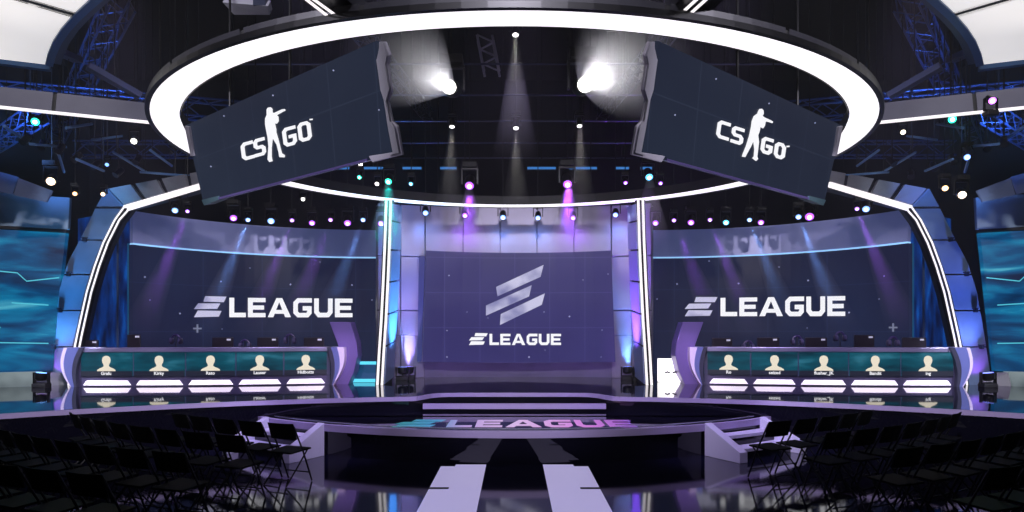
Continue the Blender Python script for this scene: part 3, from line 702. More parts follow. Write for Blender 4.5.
    for i, (px, wd, py) in enumerate(mons):
        Y = 16.28; p = P(px, py, Y); zt = p.z; w_ = wd/F*Y
        mo = thing('monitor', (p.x, Y, 1.49), 'black monitor back on the %s desk, %s of its five' % (side, order[i]), 'monitor', 'monitors on the %s desk' % side)
        MB().box((p.x, Y, (1.555+zt)/2), (w_, .05, zt-1.555)).build('screen_housing', mat('monitor_black', (34, 30, 36), rough=.35), mo, bevel=.012)
        MB().box((p.x+w_*.3, Y-.03, zt-.05), (.09, .012, .04)).build('label_plate', mat('pale_plate', (200, 200, 205), emit=(190, 195, 210), strength=.35), mo)
        MB().box((p.x, Y+.035, 1.58), (.06, .03, .16)).build('stand_neck', black, mo); MB().box((p.x, Y+.03, 1.498), (.24, .18, .016)).build('stand_base', black, mo)
    heads = {-1: [(176, 335), (245, 340), (290, 334.5)], 1: [(748, 341), (797, 336), (840, 332), (893, 337)]}[s]
    hw = {-1: ['by the second monitor', 'between the middle monitors', 'beside the innermost monitor'], 1: ['beside the innermost monitor', 'left of the middle monitor', 'right of the middle monitor', 'by the outermost monitor']}[s]
    for (px, py), lb in zip(heads, hw):
        Y = 16.2; p = P(px, py, Y)
        h_ = thing('headset', (p.x, Y, 1.49), 'dark headset on its stand on the %s desk, %s' % (side, lb), 'headset', 'headsets on the %s desk' % side)
        MB().tube([(p.x, Y, 1.5), (p.x, Y, p.z-.02)], .012).build('stand_pole', black, h_); MB().lathe([(.07, 0), (.07, .012)], (p.x, Y, 1.492), (0, 0, 1)).build('stand_foot', black, h_)
        pth = [(p.x+.10*math.cos(a), Y, p.z-.11+.11*math.sin(a)) for a in [PI*k/10 for k in range(11)]]
        MB().tube(pth, .024).build('headband', mat('headband_purple', (52, 36, 84), rough=.35), h_)
        for q in (-1, 1): MB().lathe([(.045, -.04), (.075, -.03), (.075, .03), (.045, .04)], (p.x+q*.10, Y, p.z-.14), (1, 0, 0), 12).build('ear_cup', mat('earcup_grey', (70, 66, 92), rough=.35), h_, smooth=True)
desk(-1); desk(1)

# ------------------------------------------------------------------ outer side walls with aqua screens, plinths
def side_wall(s):
    side = 'left' if s < 0 else 'right'
    X = lambda x: x*s
    ex = 0 if s < 0 else .38
    base0, base1 = (X(10.58+ex), 15.9), (X(13.6+ex), 14.3)
    t = thing('aqua_screen', (X(11.5), 15.2, 1.1), 'aqua streaked video wall at the far %s edge' % side, 'screen', 'aqua video walls at the edges')
    def wp(f, z, d=0): return Vector((base0[0]+(base1[0]-base0[0])*f, base0[1]+(base1[1]-base0[1])*f-d, z))
    b0 = wp(0, 1.12)+Vector((X(-.0), 0, 0)); t0 = wp(0, 4.28)+Vector((X(-.08), 0, 0))
    MB().slab([wp(-.01, 1.12), wp(-.095, 4.28), wp(1, 4.28), wp(1, 1.12)], (0, .12, 0)).build('display', water_m, t)
    lines = [[(-.06, 3.25), (.12, 3.15), (.17, 3.33), (.5, 3.42), (1, 3.5)], [(.0, 2.62), (.2, 2.66)], [(.26, 2.1), (.36, 2.5), (.6, 2.9)], [(0, 1.75), (.3, 1.78), (.5, 1.7)]]
    mb = MB()
    for L in lines: mb.tube([wp(f, z, .01) for f, z in L], .013, 5)
    mb.build('glowing_line_graphic', mat('aqua_line', (0, 0, 0), emit=(90, 205, 225), strength=.9), t)
    hd = thing('header_board', (X(11.5), 15.2, 4.4), 'grey-blue metal panel above the %s aqua screen' % side, 'header panel', 'metal boards over the aqua screens')
    mpan = mat('dusty_blue_metal', (120, 140, 155), rough=.4, metal=.4, noise=.2, nscale=2)
    for a, b in ((-.11, .27), (.28, .66), (.67, 1)):
        MB().slab([wp(a, 4.36), wp(a-.01, 5.1), wp(b, 5.1), wp(b, 4.36)], (0, .08, 0)).build('metal_panel', mpan, hd, bevel=.01)
    MB().slab([wp(-.1, 4.30), wp(-.1, 4.36), wp(1, 4.36), wp(1, 4.30)], (0, .1, 0)).build('bottom_rail', black, hd)
    for k, (x0, x1, y00, y01, y10, y11) in enumerate(((-14, 17, 168, 187, 176.5, 194), (18.5, 52, 178, 195, 190.5, 202))):
        m = lambda px: px if s < 0 else 1029-px
        bd = tag(MB().slab([P(m(x0), y00, 13.6), P(m(x1), y10, 14.2), P(m(x1-6), y11, 14.2), P(m(x0-5), y01, 13.6)], (0, .05, 0)).build('acoustic_board', mat('slate_board', (88, 100, 128), rough=.6), origin=P(m((x0+x1)/2), 185, 14)), '%s tilted slate board above the %s header panel' % (('outer', 'inner')[k], side), 'board', 'tilted boards by the grid')
    pl = thing('light_plinth', (X(11.4), 15.0, ZU), 'low grey plinth with painted-in uplight under the %s aqua screen' % side, 'plinth', 'low plinths under the aqua screens')
    def pw(nt):
        tc = N(nt, 'ShaderNodeTexCoord'); n = N(nt, 'ShaderNodeTexNoise'); n.inputs['Scale'].default_value = 1.1; nt.links.new(tc.outputs['Object'], n.inputs['Vector'])
        return ramp(nt, n.outputs['Fac'], [(.3, (60, 72, 80)), (.6, (150, 165, 170))])  # uplight on the plinth front painted as patchy emission
    pm = MATS.get('plinth_painted_uplight') or emis_nodes('plinth_painted_uplight', pw, strength=.7)
    MB().slab([wp(.05, ZU, .25), wp(.05, 1.12, .1), wp(1, 1.12, .1), wp(1, ZU, .25)], (0, .2, 0)).build('painted_uplight_front', pm, pl)
    MB().slab([wp(-.13, ZU, .1), wp(-.10, 1.08, .0), wp(.045, 1.1, .1), wp(.045, ZU, .2)], (0, .2, 0)).build('dark_end', mat('plinth_dark', (44, 52, 58), rough=.35), pl)
side_wall(-1); side_wall(1)

# plinths between central columns and the desks
t = thing('light_plinth', (-3.6, 16.9, ZU), 'low cyan glowing plinth between left desk and column', 'plinth')
MB().slab([P(350, 363.5, 17.0), P(379, 363.5, 17.0), P(379, 382, 16.7), P(350, 382, 16.7)], (0, .2, 0)).build('body', mat('petrol_panel', (10, 50, 80), emit=(14, 70, 110), strength=.6), t)
for ya, yb in ((361.5, 364.5), (379, 382.3)):
    MB().slab([P(350, ya, 16.66), P(379, ya, 16.66), P(379, yb, 16.66), P(350, yb, 16.66)], (0, .05, 0)).build('glowing_edge', mat('cyan_led', (0, 0, 0), emit=(90, 215, 245), strength=1.2), t)
t = thing('light_box', (3.75, 16.7, ZU), 'bright white glowing box between right column and desk', 'light box')
MB().slab([P(660, 359, 16.8), P(676, 359, 16.8), P(684, 382.3, 16.6), P(660, 382.3, 16.6)], (0, .3, 0)).build('diffuser', mat('white_box', (255, 255, 255), emit=(255, 250, 245), strength=1.6), t)
for x0, x1 in ((665, 670), (672.5, 679)):
    a, b = P(x0, 373, 16.5), P(x1, 373, 16.5)
    MB().tube([a, (a+b)/2+Vector((0, 0, .03)), b], .022, 6).build('cable_clamp', black, t)

# ------------------------------------------------------------------ moving-head lamps
def beam_mat(density, L):
    k = 'beam_haze_%d_%d' % (int(density*1000), int(L*10))
    if k not in MATS:
        m = bpy.data.materials.new(k); m.use_nodes = True; nt = m.node_tree; nt.nodes.remove(nt.nodes['Principled BSDF'])
        v = nt.nodes.new('ShaderNodeVolumeScatter'); v.inputs['Anisotropy'].default_value = .0
        tc = nt.nodes.new('ShaderNodeTexCoord'); ln = nt.nodes.new('ShaderNodeVectorMath'); ln.operation = 'LENGTH'; nt.links.new(tc.outputs['Object'], ln.inputs[0])
        mr = nt.nodes.new('ShaderNodeMapRange'); mr.interpolation_type = 'SMOOTHSTEP'
        mr.inputs[1].default_value = L*.1; mr.inputs[2].default_value = L; mr.inputs[3].default_value = density; mr.inputs[4].default_value = 0   # density faded along the cone so its end stays soft
        nt.links.new(ln.outputs['Value'], mr.inputs[0]); nt.links.new(mr.outputs[0], v.inputs['Density'])
        nt.links.new(v.outputs[0], nt.nodes['Material Output'].inputs['Volume']); MATS[k] = m
    return MATS[k]
def beam_haze(loc, aim, r0, ang, L, density, label):  # local cone of denser haze, shaped to make the beam show
    loc = Vector(loc); d = (Vector(aim)-loc).normalized(); tn = math.tan(math.radians(ang/2))
    mb = MB().lathe([(r0, 0), (r0+tn*L*.5, L*.5), (r0+tn*L, L)], loc, d, 20)
    return tag(mb.build('beam_haze', beam_mat(density, L), origin=loc), label, 'haze', 'haze cones shaped as lamp beams', 'stuff')
def lamp_mats(c, strength=5): 
    return mat('lens_%d_%d_%d' % c, (20, 20, 20), emit=c, strength=strength)
def moving_head(loc, aim, color, label, group, r=.085, up=False, power=0, angle=14, glow=5, body=1.0, lcolor=None):
    loc = Vector(loc); d = (Vector(aim)-loc).normalized(); t = thing('moving_head_lamp', loc, label, 'stage lamp', group)
    k = r/.085*body; sgn = -1 if up else 1
    MB().lathe([(.05*k, -.26*k), (.085*k, -.24*k), (.10*k, -.1*k), (r*1.12, .0), (r*1.12, .03*k), (r*.98, .03*k)], loc, d, 14).build('lamp_head', blackmetal, t, smooth=True)
    MB().lathe([(r*.6, .028*k), (r*.93, .028*k), (r*.55, .055*k), (.002, .06*k)], loc, d, 14).build('lens', lamp_mats(color, glow), t, smooth=True)
    if r > .042: MB().lathe([(r*.5, .05*k), (r*.42, .066*k), (.002, .07*k)], loc, d, 12).build('lens_core', lamp_mats((255, 250, 255), 4), t, smooth=True)
    c = loc-d*.1*k
    y = MB(); yz = c.z+sgn*.24*k
    for q in (-1, 1): y.box((c.x+q*.14*k, c.y, c.z+sgn*.11*k), (.025*k, .06*k, .28*k))
    y.box((c.x, c.y, yz), (.30*k, .07*k, .03*k)); y.build('yoke', blackmetal, t)
    MB().box((c.x, c.y, yz+sgn*.07*k), (.26*k, .2*k, .1*k)).build('base_box', black, t, bevel=.01)
    if not up: MB().tube([(c.x, c.y, yz+.1*k), (c.x, c.y, 11.95)], .012, 5).build('drop_pole', black, t)
    if power: add_light('SPOT', 'lamp_beam', loc+d*.09*k, aim, lcolor or tuple(lin(color)), power, r*.7, angle, .4)
    return t
BLUE, CYAN, PURP, WHT, TEAL = (120, 165, 255), (90, 195, 255), (170, 85, 255), (255, 250, 245), (50, 255, 205)
VIO = (180, 110, 255)
LC = {BLUE: (.15, .35, 1), CYAN: (.1, .6, 1), PURP: (.34, .08, 1), VIO: (.35, .1, 1), WHT: (1, 1, 1), TEAL: (0, 1, .75)}
ORD = ['first', 'second', 'third', 'fourth', 'fifth', 'sixth', 'seventh', 'eighth', 'ninth', 'tenth', 'eleventh', 'twelfth', 'thirteenth', 'fourteenth']
rows = [
 ('left', 'over the left curved screen', 'above the left curved screen', [(175, 210, BLUE, .07, 0), (187.5, 211, VIO, .045, 1), (233.5, 217.5, PURP, .08, 0), (248, 219.5, BLUE, .055, 1), (271, 220.5, BLUE, .085, 0), (292, 220, VIO, .055, 1), (312, 222.5, PURP, .075, 0), (330.5, 219.5, VIO, .055, 1), (347.5, 222.5, PURP, .085, 0), (363, 219.5, BLUE, .06, 1), (381, 223, PURP, .08, 0)]),
 ('centre', 'over the centre wall', 'above the centre wall', [(425.5, 212.5, BLUE, .075, 1), (465, 215, PURP, .075, 1), (503, 217, BLUE, .075, 1), (538, 217.5, BLUE, .07, 1), (573, 217.5, PURP, .07, 1), (615.5, 214.5, BLUE, .07, 1)]),
 ('right', 'over the right curved screen', 'above the right curved screen', [(655.5, 222.5, PURP, .075, 0), (674, 220, VIO, .055, 1), (691, 222, PURP, .08, 0), (710, 219.5, VIO, .055, 1), (726, 222, CYAN, .075, 0), (749.5, 219.5, BLUE, .06, 1), (761, 222, PURP, .075, 0), (798.5, 216.5, BLUE, .065, 1), (809.5, 216, PURP, .1, 0), (857, 208.5, VIO, .05, 1), (866, 208.5, BLUE, .08, 0)])]
for nm_, gtext, lab, L in rows:
    for i, (px, py, c, r, on_) in enumerate(L):
        Y = 16.6 if nm_ != 'centre' else 17.3
        if nm_ != 'centre' and abs(px-CX) > 255: Y = 15.2
        p = P(px, py, Y)
        cn = {BLUE: 'blue-white', CYAN: 'cyan', PURP: 'purple', VIO: 'violet'}[c]
        # the lenses are seen from the front: the heads tip towards the seats
        moving_head(p, (p.x*.8, p.y-3.2, p.z-2.6), c, 'small %s stage lamp %s, %s from the left' % (cn, lab, ORD[i]), 'lamps '+gtext, r=r, glow=2.6)
        if nm_ == 'centre': add_light('SPOT', 'lamp_beam', p+Vector((0, .3, -.15)), (p.x, 18.6, 4.0), LC[c], 22, .08, 110, 1)
        elif on_:
            so = -1 if nm_ == 'left' else 1; q0 = p+Vector((0, -.05, -.1)); q1 = p+Vector((so*1.15, -.1, -3.0))
            add_light('SPOT', 'lamp_beam', q0, q1, LC[c], 1000, .03, 15, 1)
            beam_haze(q0, q1, .04, 14, 3.0, .3, 'soft %s beam falling from a lamp %s' % (cn, lab))
add_light('AREA', 'low_wall_wash', (0, 17.2, .95), (0, 18.6, 1.3), (.5, .3, 1), 6, 5.5, sizey=.1)
add_light('AREA', 'wall_wash', (0, 16.7, 4.75), (0, 18.5, 4.0), (.92, .86, 1), 17, 6.2, sizey=.15)
# brighter lamps just inside the far ring
for px, py, c, r, Y, pw_, ln in ((388.5, 181, TEAL, .08, 15.8, 160, 'teal lamp above the left light column'), (469.5, 185, PURP, .11, 16.2, 220, 'bright purple lamp above the ring, left of centre'), (567.5, 183.5, PURP, .11, 16.2, 220, 'bright purple lamp above the ring, right of centre'), (649, 176.5, CYAN, .09, 15.8, 160, 'cyan lamp above the right light column'),
                              (377, 183.5, WHT, .05, 15.7, 0, 'small pale lamp left of the teal lamp'), (411, 183.5, CYAN, .05, 15.7, 0, 'small cyan lamp right of the teal lamp'), (359.5, 177, TEAL, .05, 15.4, 0, 'dim teal lamp beside the left hanging screen'), (361, 164.5, WHT, .06, 16.8, 0, 'white lamp under the left hanging screen corner'), (625.5, 182.5, PURP, .05, 15.7, 0, 'small pale lamp left of the cyan lamp'), (660.5, 183, PURP, .05, 15.7, 0, 'small pink lamp right of the cyan lamp')):
    p = P(px, py, Y)
    moving_head(p, (p.x, p.y-3, p.z-2.5), c, ln, 'coloured lamps over the far ring', r=r, glow=4)
    if pw_:
        add_light('SPOT', 'lamp_beam', p+Vector((0, -.08, -.12)), (p.x, p.y-.3, ZU), LC[c], pw_*6, .04, 34, 1)
        beam_haze(p+Vector((0, -.08, -.1)), (p.x, p.y-.3, ZU), .08, 32, 1.7, .7, 'coloured glow falling from the '+ln)
# white down lamps in the grid
for px, py, Y, r, ln in ((515.5, 34, 12.5, .06, 'top one hanging at the ring centre line'), (452, 126, 15.5, .06, 'left of the row of three'), (516, 127.3, 15.5, .065, 'middle of the row of three'), (579.5, 125.3, 15.5, .06, 'right of the row of three')):
    p = P(px, py, Y)
    moving_head(p, (p.x, p.y-1.0, p.z-3), WHT, 'small white downlight, '+ln, 'white downlights in the grid', r=r, glow=6, power=160, angle=16)
    beam_haze(p+Vector((0, -.05, -.1)), (p.x, p.y-1, p.z-3), .05, 16, 2.6, .25, 'faint white cone below the downlight, '+ln)
# two strong follow spots
for s in (-1, 1):
    px, py = (450, 87.5) if s < 0 else (584.5, 85)
    p = P(px, py, 13.0); q = P(385 if s < 0 else 650, 47, 9.0)
    moving_head(p, q, WHT, 'blazing white spotlight over the stage, %s of centre' % ('left' if s < 0 else 'right'), 'blazing spotlights', r=.14 if s < 0 else .16, glow=30, power=900 if s < 0 else 2400, angle=26, lcolor=(.95, .95, 1))
    dd = (q-p).normalized(); beam_haze(p+dd*.13, q, .13, 19 if s < 0 else 25, 4.0, .55, 'thick white beam from the blazing spotlight, %s of centre' % ('left' if s < 0 else 'right'))
# floor lamps washing columns and arches
fl_l = [(-1, 402.5, 378.6, 17.4, (.15, .3, 1), 'behind the left column, outer of two'), (-1, 409, 378.6, 17.6, (.35, .25, 1), 'behind the left column, inner of two'), (1, 627.5, 378.6, 17.6, (.12, .3, 1), 'behind the right column, inner of two'), (1, 639, 379, 17.2, (.45, .1, 1), 'behind the right column, outer of two'),
        (-1, 41.5, 386.3, 15.3, (.08, .45, 1), 'at the foot of the left arch'), (1, 988, 386.5, 15.3, (.12, .2, 1), 'at the foot of the right arch')]
for s, px, py, Y, c, ln in fl_l:
    g = P(px, py, Y); g.z = ZU; p = g+Vector((0, 0, .34)); k = 1.5
    tgt = (p.x, p.y+.35, p.z+3) if abs(px-CX) < 200 else (p.x-s*.35, p.y+.1, p.z+3)
    t = thing('floor_wash_lamp', g, 'black uplight on the stage floor %s' % ln, 'stage lamp', 'uplights on the stage floor')
    d = (Vector(tgt)-p).normalized()
    MB().lathe([(.07, -.14), (.12, -.11), (.13, 0), (.125, .03)], p-Vector((0, 0, .05)), d, 14).build('lamp_head', blackmetal, t, smooth=True)
    y_ = MB()
    for q in (-1, 1): y_.box((p.x+q*.155, p.y, p.z-.13), (.03, .07, .24))
    y_.box((p.x, p.y, g.z+.1), (.33, .09, .03)); y_.build('yoke', blackmetal, t)
    MB().box((g.x, g.y, g.z+.045), (.3, .22, .09)).build('base_box', black, t, bevel=.01)
    MB().lathe([(.10, .022), (.11, .035), (.002, .045)], p-Vector((0, 0, .05)), d, 14).build('lens', mat('lens_up_%d' % int(px), (20, 20, 20), emit=tuple(int(255*min(1, v*.6+.4)) for v in c), strength=3), t)
    add_light('SPOT', 'wash_beam', p+d*.05, (p.x+(tgt[0]-p.x), p.y+(.25 if abs(px-CX) < 200 else .15), p.z+3) , c, 900 if abs(px-CX) < 200 else 700, .06, 50, .8)
    if ln.endswith('inner of two'): beam_haze(p+Vector((0, 0, .06)), (p.x, p.y+.2, p.z+3), .1, 22, 1.6, .5, 'blue glow rising from the uplight '+ln)
for s in (-1, 1):   # wash in front of the arches and side panels of the columns
    add_light('SPOT', 'arch_wash', (s*10.5, 15.5, 1.15), (s*10.15, 16.0, 3.2), (.08, .45, 1) if s < 0 else (.18, .3, 1), 480, .1, 62, .9)
    add_light('SPOT', 'arch_top_wash', (s*9.4, 13.2, 4.2), (s*8.4, 16.0, 4.9), (.75, .85, 1), 90, .1, 80, .8)
    add_light('SPOT', 'added_grid_blue_wash', (s*9.5, 12.5, 5.3), (s*9.8, 15.5, 8.0), (.15, .35, 1), 900, .2, 110, .8)  # added blue light without a fixture, brightens the side trusses and pipes
    add_light('SPOT', 'arch_foot', (s*10.6, 15.6, .9), (s*10.5, 16.0, 1.4), (.6, .1, 1), 40, .05, 70, .8)
    add_light('SPOT', 'column_wash', (s*2.25, 16.6, .95), (s*2.9, 16.5, 3.6), (.1, .45, 1) if s < 0 else (.4, .12, 1), 1500, .08, 60, .8)

# ------------------------------------------------------------------ theatrical haze
hz_m = bpy.data.materials.new('stage_haze'); hz_m.use_nodes = True; nt = hz_m.node_tree; nt.nodes.remove(nt.nodes['Principled BSDF'])
vs_ = nt.nodes.new('ShaderNodeVolumeScatter'); vs_.inputs['Density'].default_value = .0035; vs_.inputs['Anisotropy'].default_value = .2
nt.links.new(vs_.outputs[0], nt.nodes['Material Output'].inputs['Volume'])
hz = MB().box((0, 12.5, 4.95), (25, 16, 8.2)).build('stage_haze', hz_m, origin=(0, 12.5, .85)); tag(hz, 'thin haze hanging in the air over the stage', 'haze', kind='stuff')

# ------------------------------------------------------------------ upper corner softboxes
def softbox(s):
    side = 'left' if s < 0 else 'right'; m = lambda px: px if s < 0 else 1029-px
    Z = 6.5
    def hz(px, py): Y = (Z-H)*F/(CY-py); return P(m(px), py, Y)
    t = thing('ceiling_softbox', hz(30, 30), 'glowing white ceiling panel in the upper %s corner' % side, 'light panel', 'glowing ceiling panels')
    arcp = [(46, 64.5), (48.5, 54), (54, 41), (62, 29), (73, 16.5), (82, 8), (92, -1), (104, -12), (118, -24)]
    L = hz(-60, 52)
    d1 = hz(74, 16); d0 = hz(17, -.5); far = d0+(d0-d1)*1.5
    MB().slab([hz(*p) for p in arcp[:5]]+[d1+(far-d1)*.0, far, L], (0, 0, .1)).build('diffuser', softbox_m, t)
    a2 = [hz(75.5, 14)]+[hz(*p) for p in arcp[5:]]+[hz(40, -40)+Vector((s*1.5, 0, 0)), far+Vector((0, -.14, 0))]
    MB().slab(a2, (0, 0, .1)).build('diffuser', softbox_m, t)
    MB().slab([hz(76, 12.5), far+Vector((0, -.22, 0)), far+Vector((0, .04, 0)), hz(73, 18)], (0, 0, .12)).build('divider', black, t)
    rim = mat('navy_rim', (50, 88, 135), rough=.4, metal=.4)
    p = [hz(*q)+Vector((-s*.05, .0, .05)) for q in arcp]
    MB().sweep(p, [(-.055, -.08), (.055, -.08), (.055, .1), (-.055, .1)]).build('curved_rim', rim, t)
    MB().sweep([q+Vector((-s*.13, .02, .05)) for q in p], [(-.05, -.09), (.05, -.09), (.05, .1), (-.05, .1)]).build('curved_rim', mat('slate_rim', (52, 60, 84), rough=.4, metal=.4), t)
    MB().sweep([hz(48, 66.5)+Vector((0, .06, .05)), L+Vector((0, .1, .05))], [(-.06, -.1), (.06, -.1), (.06, .1), (-.06, .1)]).build('front_rim', rim, t)
softbox(-1); softbox(1)

# ------------------------------------------------------------------ grid: pipes, trusses, blue bars, hardware
pipe_rows = [(64, 13.6, 'nearest the ring'), (95, 15.0, 'second from the ring'), (121, 16.6, 'third, carrying downlights'), (143, 18.4, 'fourth from the ring'), (158, 20.2, 'farthest and lowest')]
for py, Y, ln in pipe_rows:
    z = H+(CY-py)/F*Y
    t = thing('lighting_pipe', (0, Y, z), 'long thin pipe across the grid, '+ln, 'pipe', 'pipes across the grid')
    MB().tube([(-5.5, Y, z), (5.5, Y, z)], .022, 8).build('pipe_tube', mat('pipe_paint', (70, 74, 100), rough=.35, metal=.5), t)
    for x in (-4.5, -2.2, 0, 2.2, 4.5): MB().tube([(x, Y, z), (x, Y, 11.95)], .01, 5).build('drop_wire', blackmetal, t)
for i, (x0, x1) in enumerate(((331, 350), (362.5, 384), (402.5, 422), (440, 457), (527, 556), (569, 597), (615, 629), (640, 652))):
    Y = 19.5; a, b = P(x0, 168.5, Y), P(x1, 168.5, Y)
    t = thing('blue_light_bar', (a+b)/2, 'short blue light bar under the grid, %s from the left' % ORD[i], 'light bar', 'blue bars over the stage')
    MB().box((a+b)/2+Vector((0, 0, 0)), (b.x-a.x, .08, .08)).build('housing', black, t)
    MB().box((a+b)/2+Vector((0, -.045, 0)), (b.x-a.x-.02, .02, .065)).build('lens', mat('blue_bar', (0, 0, 0), emit=(58, 118, 190), strength=1), t)
    c = (a+b)/2; MB().tube([c, (c.x, c.y, 11.95)], .012, 5).build('drop_wire', blackmetal, t)

def truss(A, B, w_, label, m_=steel, bays=None, lamps=()):
    A, B = Vector(A), Vector(B); t = thing('truss', (A+B)/2, label, 'truss', 'lighting trusses')
    d = (B-A).normalized(); sd = d.cross(Vector((0, 0, 1))).normalized()*w_/2; up = Vector((0, 0, w_/2))
    cs = [sd+up, -sd+up, -sd-up, sd-up]
    for c in cs: MB().tube([A+c, B+c], w_*.06, 6).build('chord', m_, t)
    L = (B-A).length; nb = bays or max(2, int(L/w_/1.2)); mb = MB()
    for i in range(nb):
        for k in range(4):
            c0, c1 = cs[k], cs[(k+1) % 4]
            if i % 2: c0, c1 = c1, c0
            mb.tube([A+d*L*i/nb+c0, A+d*L*(i+1)/nb+c1], w_*.035, 4)
    mb.build('bracing', m_, t)
    for f in (.15, .85): q = A+(B-A)*f; MB().tube([q+up, (q.x, q.y, 11.95)], .012, 5).build('drop_wire', black, t)
    return t
bt = mat('truss_blue_light_tint', (52, 74, 120), rough=.4, metal=.6)  # steel tinted blue, blue light put into the truss colour
for s in (-1, 1):
    side = 'left' if s < 0 else 'right'
    truss((s*6.0, 16.0, 7.0), (s*13.5, 14.5, 7.2), .4, 'truss running sideways above the %s arch' % side, bt)
    truss((s*5.0, 20, 7.2), (s*12.5, 20, 7.2), .4, 'far truss behind the %s curved screen' % side, bt)
    truss((s*7.0, 12.5, 8.0), (s*13.5, 20.5, 7.6), .4, 'diagonal truss deep in the %s grid' % side, bt)
    truss((s*6.4, 10.6, 7.6), (s*3.6, 6.5, 8.6), .35, 'truss between ring and softbox, %s side' % side, steel)
    truss((s*3.3, 14.0, 8.3), (s*2.6, 21, 8.5), .3, 'thin truss inside the ring, %s of centre' % side, steel)
    truss((s*8.8, 13.0, 6.1), (s*12.5, 16.5, 6.3), .3, 'small truss above the %s arch shoulder' % side, bt)
    # blue-grey catwalk slabs
    for k, (a, b, wd) in enumerate((((88, 66), (140, 96), 6), ((60, 52), (78, 60), 4))):
        m = lambda px: px if s < 0 else 1029-px
        p, q = P(m(a[0]), a[1], 12), P(m(b[0]), b[1], 12.6)
        tr_ = tag(MB().sweep([p, q], [(-.09, -.05), (.09, -.05), (.09, .05), (-.09, .05)]).build('cable_tray', mat('tray_blue', (60, 70, 110), rough=.5), origin=p), '%s blue-grey cable tray beside the ring, %s side' % (('long', 'short')[k], side), 'cable tray', 'cable trays beside the ring')
        MB().tube([p.lerp(q, .5), (p.lerp(q, .5).x, p.lerp(q, .5).y, 11.95)], .012, 5).build('drop_wire', black, tr_)
t = thing('ceiling_housing', P(245, 10, 9), 'pale grey metal fixture housing above the ring, upper left', 'housing')
a, b = P(224, 4, 9.0), P(262, 12, 9.4)
MB().slab([P(222, 2, 9), P(268, 6, 9), P(270, 15, 9.2), P(234, 15, 9.2)], (0, .1, .12)).build('body', mat('pale_housing', (150, 150, 160), rough=.5), t, bevel=.01)
MB().box(P(262, 1, 9.1), (.16, .2, .2)).build('end_box', steel, t); MB().tube([P(245, 6, 9.1), (P(245, 6, 9.1).x, 9.1, 11.95)], .02, 6).build('drop_pole', black, t)
side_pipes = [((4, 126), (28, 142), 12), ((30, 144), (66, 147), 12.5), ((58, 152), (64, 172), 13), ((76, 159), (104, 171), 13), ((92, 140), (122, 136), 13.5), ((113, 152), (146, 172), 14), ((140, 172), (190, 176), 14.5), ((66, 128), (92, 124), 12.2), ((150, 150), (172, 166), 14)]
for i, (a, b, Y) in enumerate(side_pipes):
    for s in (-1, 1):
        m = lambda px: px if s < 0 else 1029-px
        p, q = P(m(a[0]), a[1], Y), P(m(b[0]), b[1], Y+.8)
        t = thing('grid_pipe', (p+q)/2, 'thin grid pipe coloured as if lit blue in the %s grid, %s of nine from below the light bar' % ('left' if s < 0 else 'right', ORD[i]), 'pipe', 'pipes coloured as if lit blue in the side grid')
        MB().tube([p, q], .026, 6).build('pipe_tube', mat('pipe_blue', (110, 150, 200), rough=.35, metal=.3), t)  # blue light put into the pipe colour
        for f in (.1, .9): w3 = p.lerp(q, f); MB().tube([w3, (w3.x, w3.y, 11.95)], .008, 4).build('drop_wire', black, t)
t = thing('silver_truss', P(489, 55, 14), 'short silver vertical truss hanging left of the centre line', 'truss')
mb = MB()
for dx in (-.15, .15):
    for dy in (-.15, .15):
        a, b = P(485, 38, 14)+Vector((dx, dy, 0)), P(492, 74, 14)+Vector((dx, dy, 0)); MB().tube([a, b], .025, 6).build('chord', silver, t)
for i in range(5):
    a = P(485, 38, 14).lerp(P(492, 74, 14), i/5); b = P(485, 38, 14).lerp(P(492, 74, 14), (i+1)/5); k = 1 if i % 2 else -1
    mb.tube([a+Vector((k*.15, -.15, 0)), b+Vector((-k*.15, -.15, 0))], .02, 5)
mb.build('bracing', silver, t)
# little lamps and clamps in the dark grid at the sides
side_lamps = [(51, 181, 13.5, (255, 225, 190), .085, 'warm lamp glowing above the left aqua screen', 30), (75, 193.5, 14, (255, 190, 120), .045, 'small amber lamp right of the warm left lamp', 0), (103, 194, 14.5, (255, 215, 165), .045, 'small amber lamp at the left arch shoulder', 0), (134, 141, 13, (235, 235, 225), .06, 'white clamp lamp left of the ring', 0), (35.5, 121.5, 12, TEAL, .07, 'teal lamp under the left light bar', 20),
              (107, 164.5, 14, BLUE, .04, 'tiny blue-white lamp over the left arch', 0), (303, 199, 16.6, WHT, .05, 'white lamp below the left hanging screen', 30),
              (945, 188, 13.5, (255, 200, 140), .06, 'amber lamp at the right arch shoulder', 0), (962, 194.5, 13.5, (255, 230, 200), .08, 'warm lamp glowing above the right aqua screen', 30), (952, 119, 12, TEAL, .07, 'teal lamp under the right light bar', 40), (992, 100.5, 9.2, (200, 110, 255), .05, 'purple lamp against the right light bar', 10), (903, 132, 13, (225, 215, 190), .05, 'pale clamp lamp right of the ring', 0), (967, 157, 13, (110, 150, 240), .06, 'blue lamp deep in the right grid', 0)]
for px, py, Y, c, r, ln, pw_ in side_lamps:
    p = P(px, py, Y); moving_head(p, (p.x*.85, p.y-3, p.z-1.6), c, ln, up=(Y < 10), group='scattered lamps in the grid', r=r, glow=4, power=pw_, angle=40)
bits = [(25, 140, 12.5), (42, 145, 13), (60, 149, 13), (76, 158, 13.5), (95, 165, 14), (118, 173, 14.2), (137, 160, 14)]
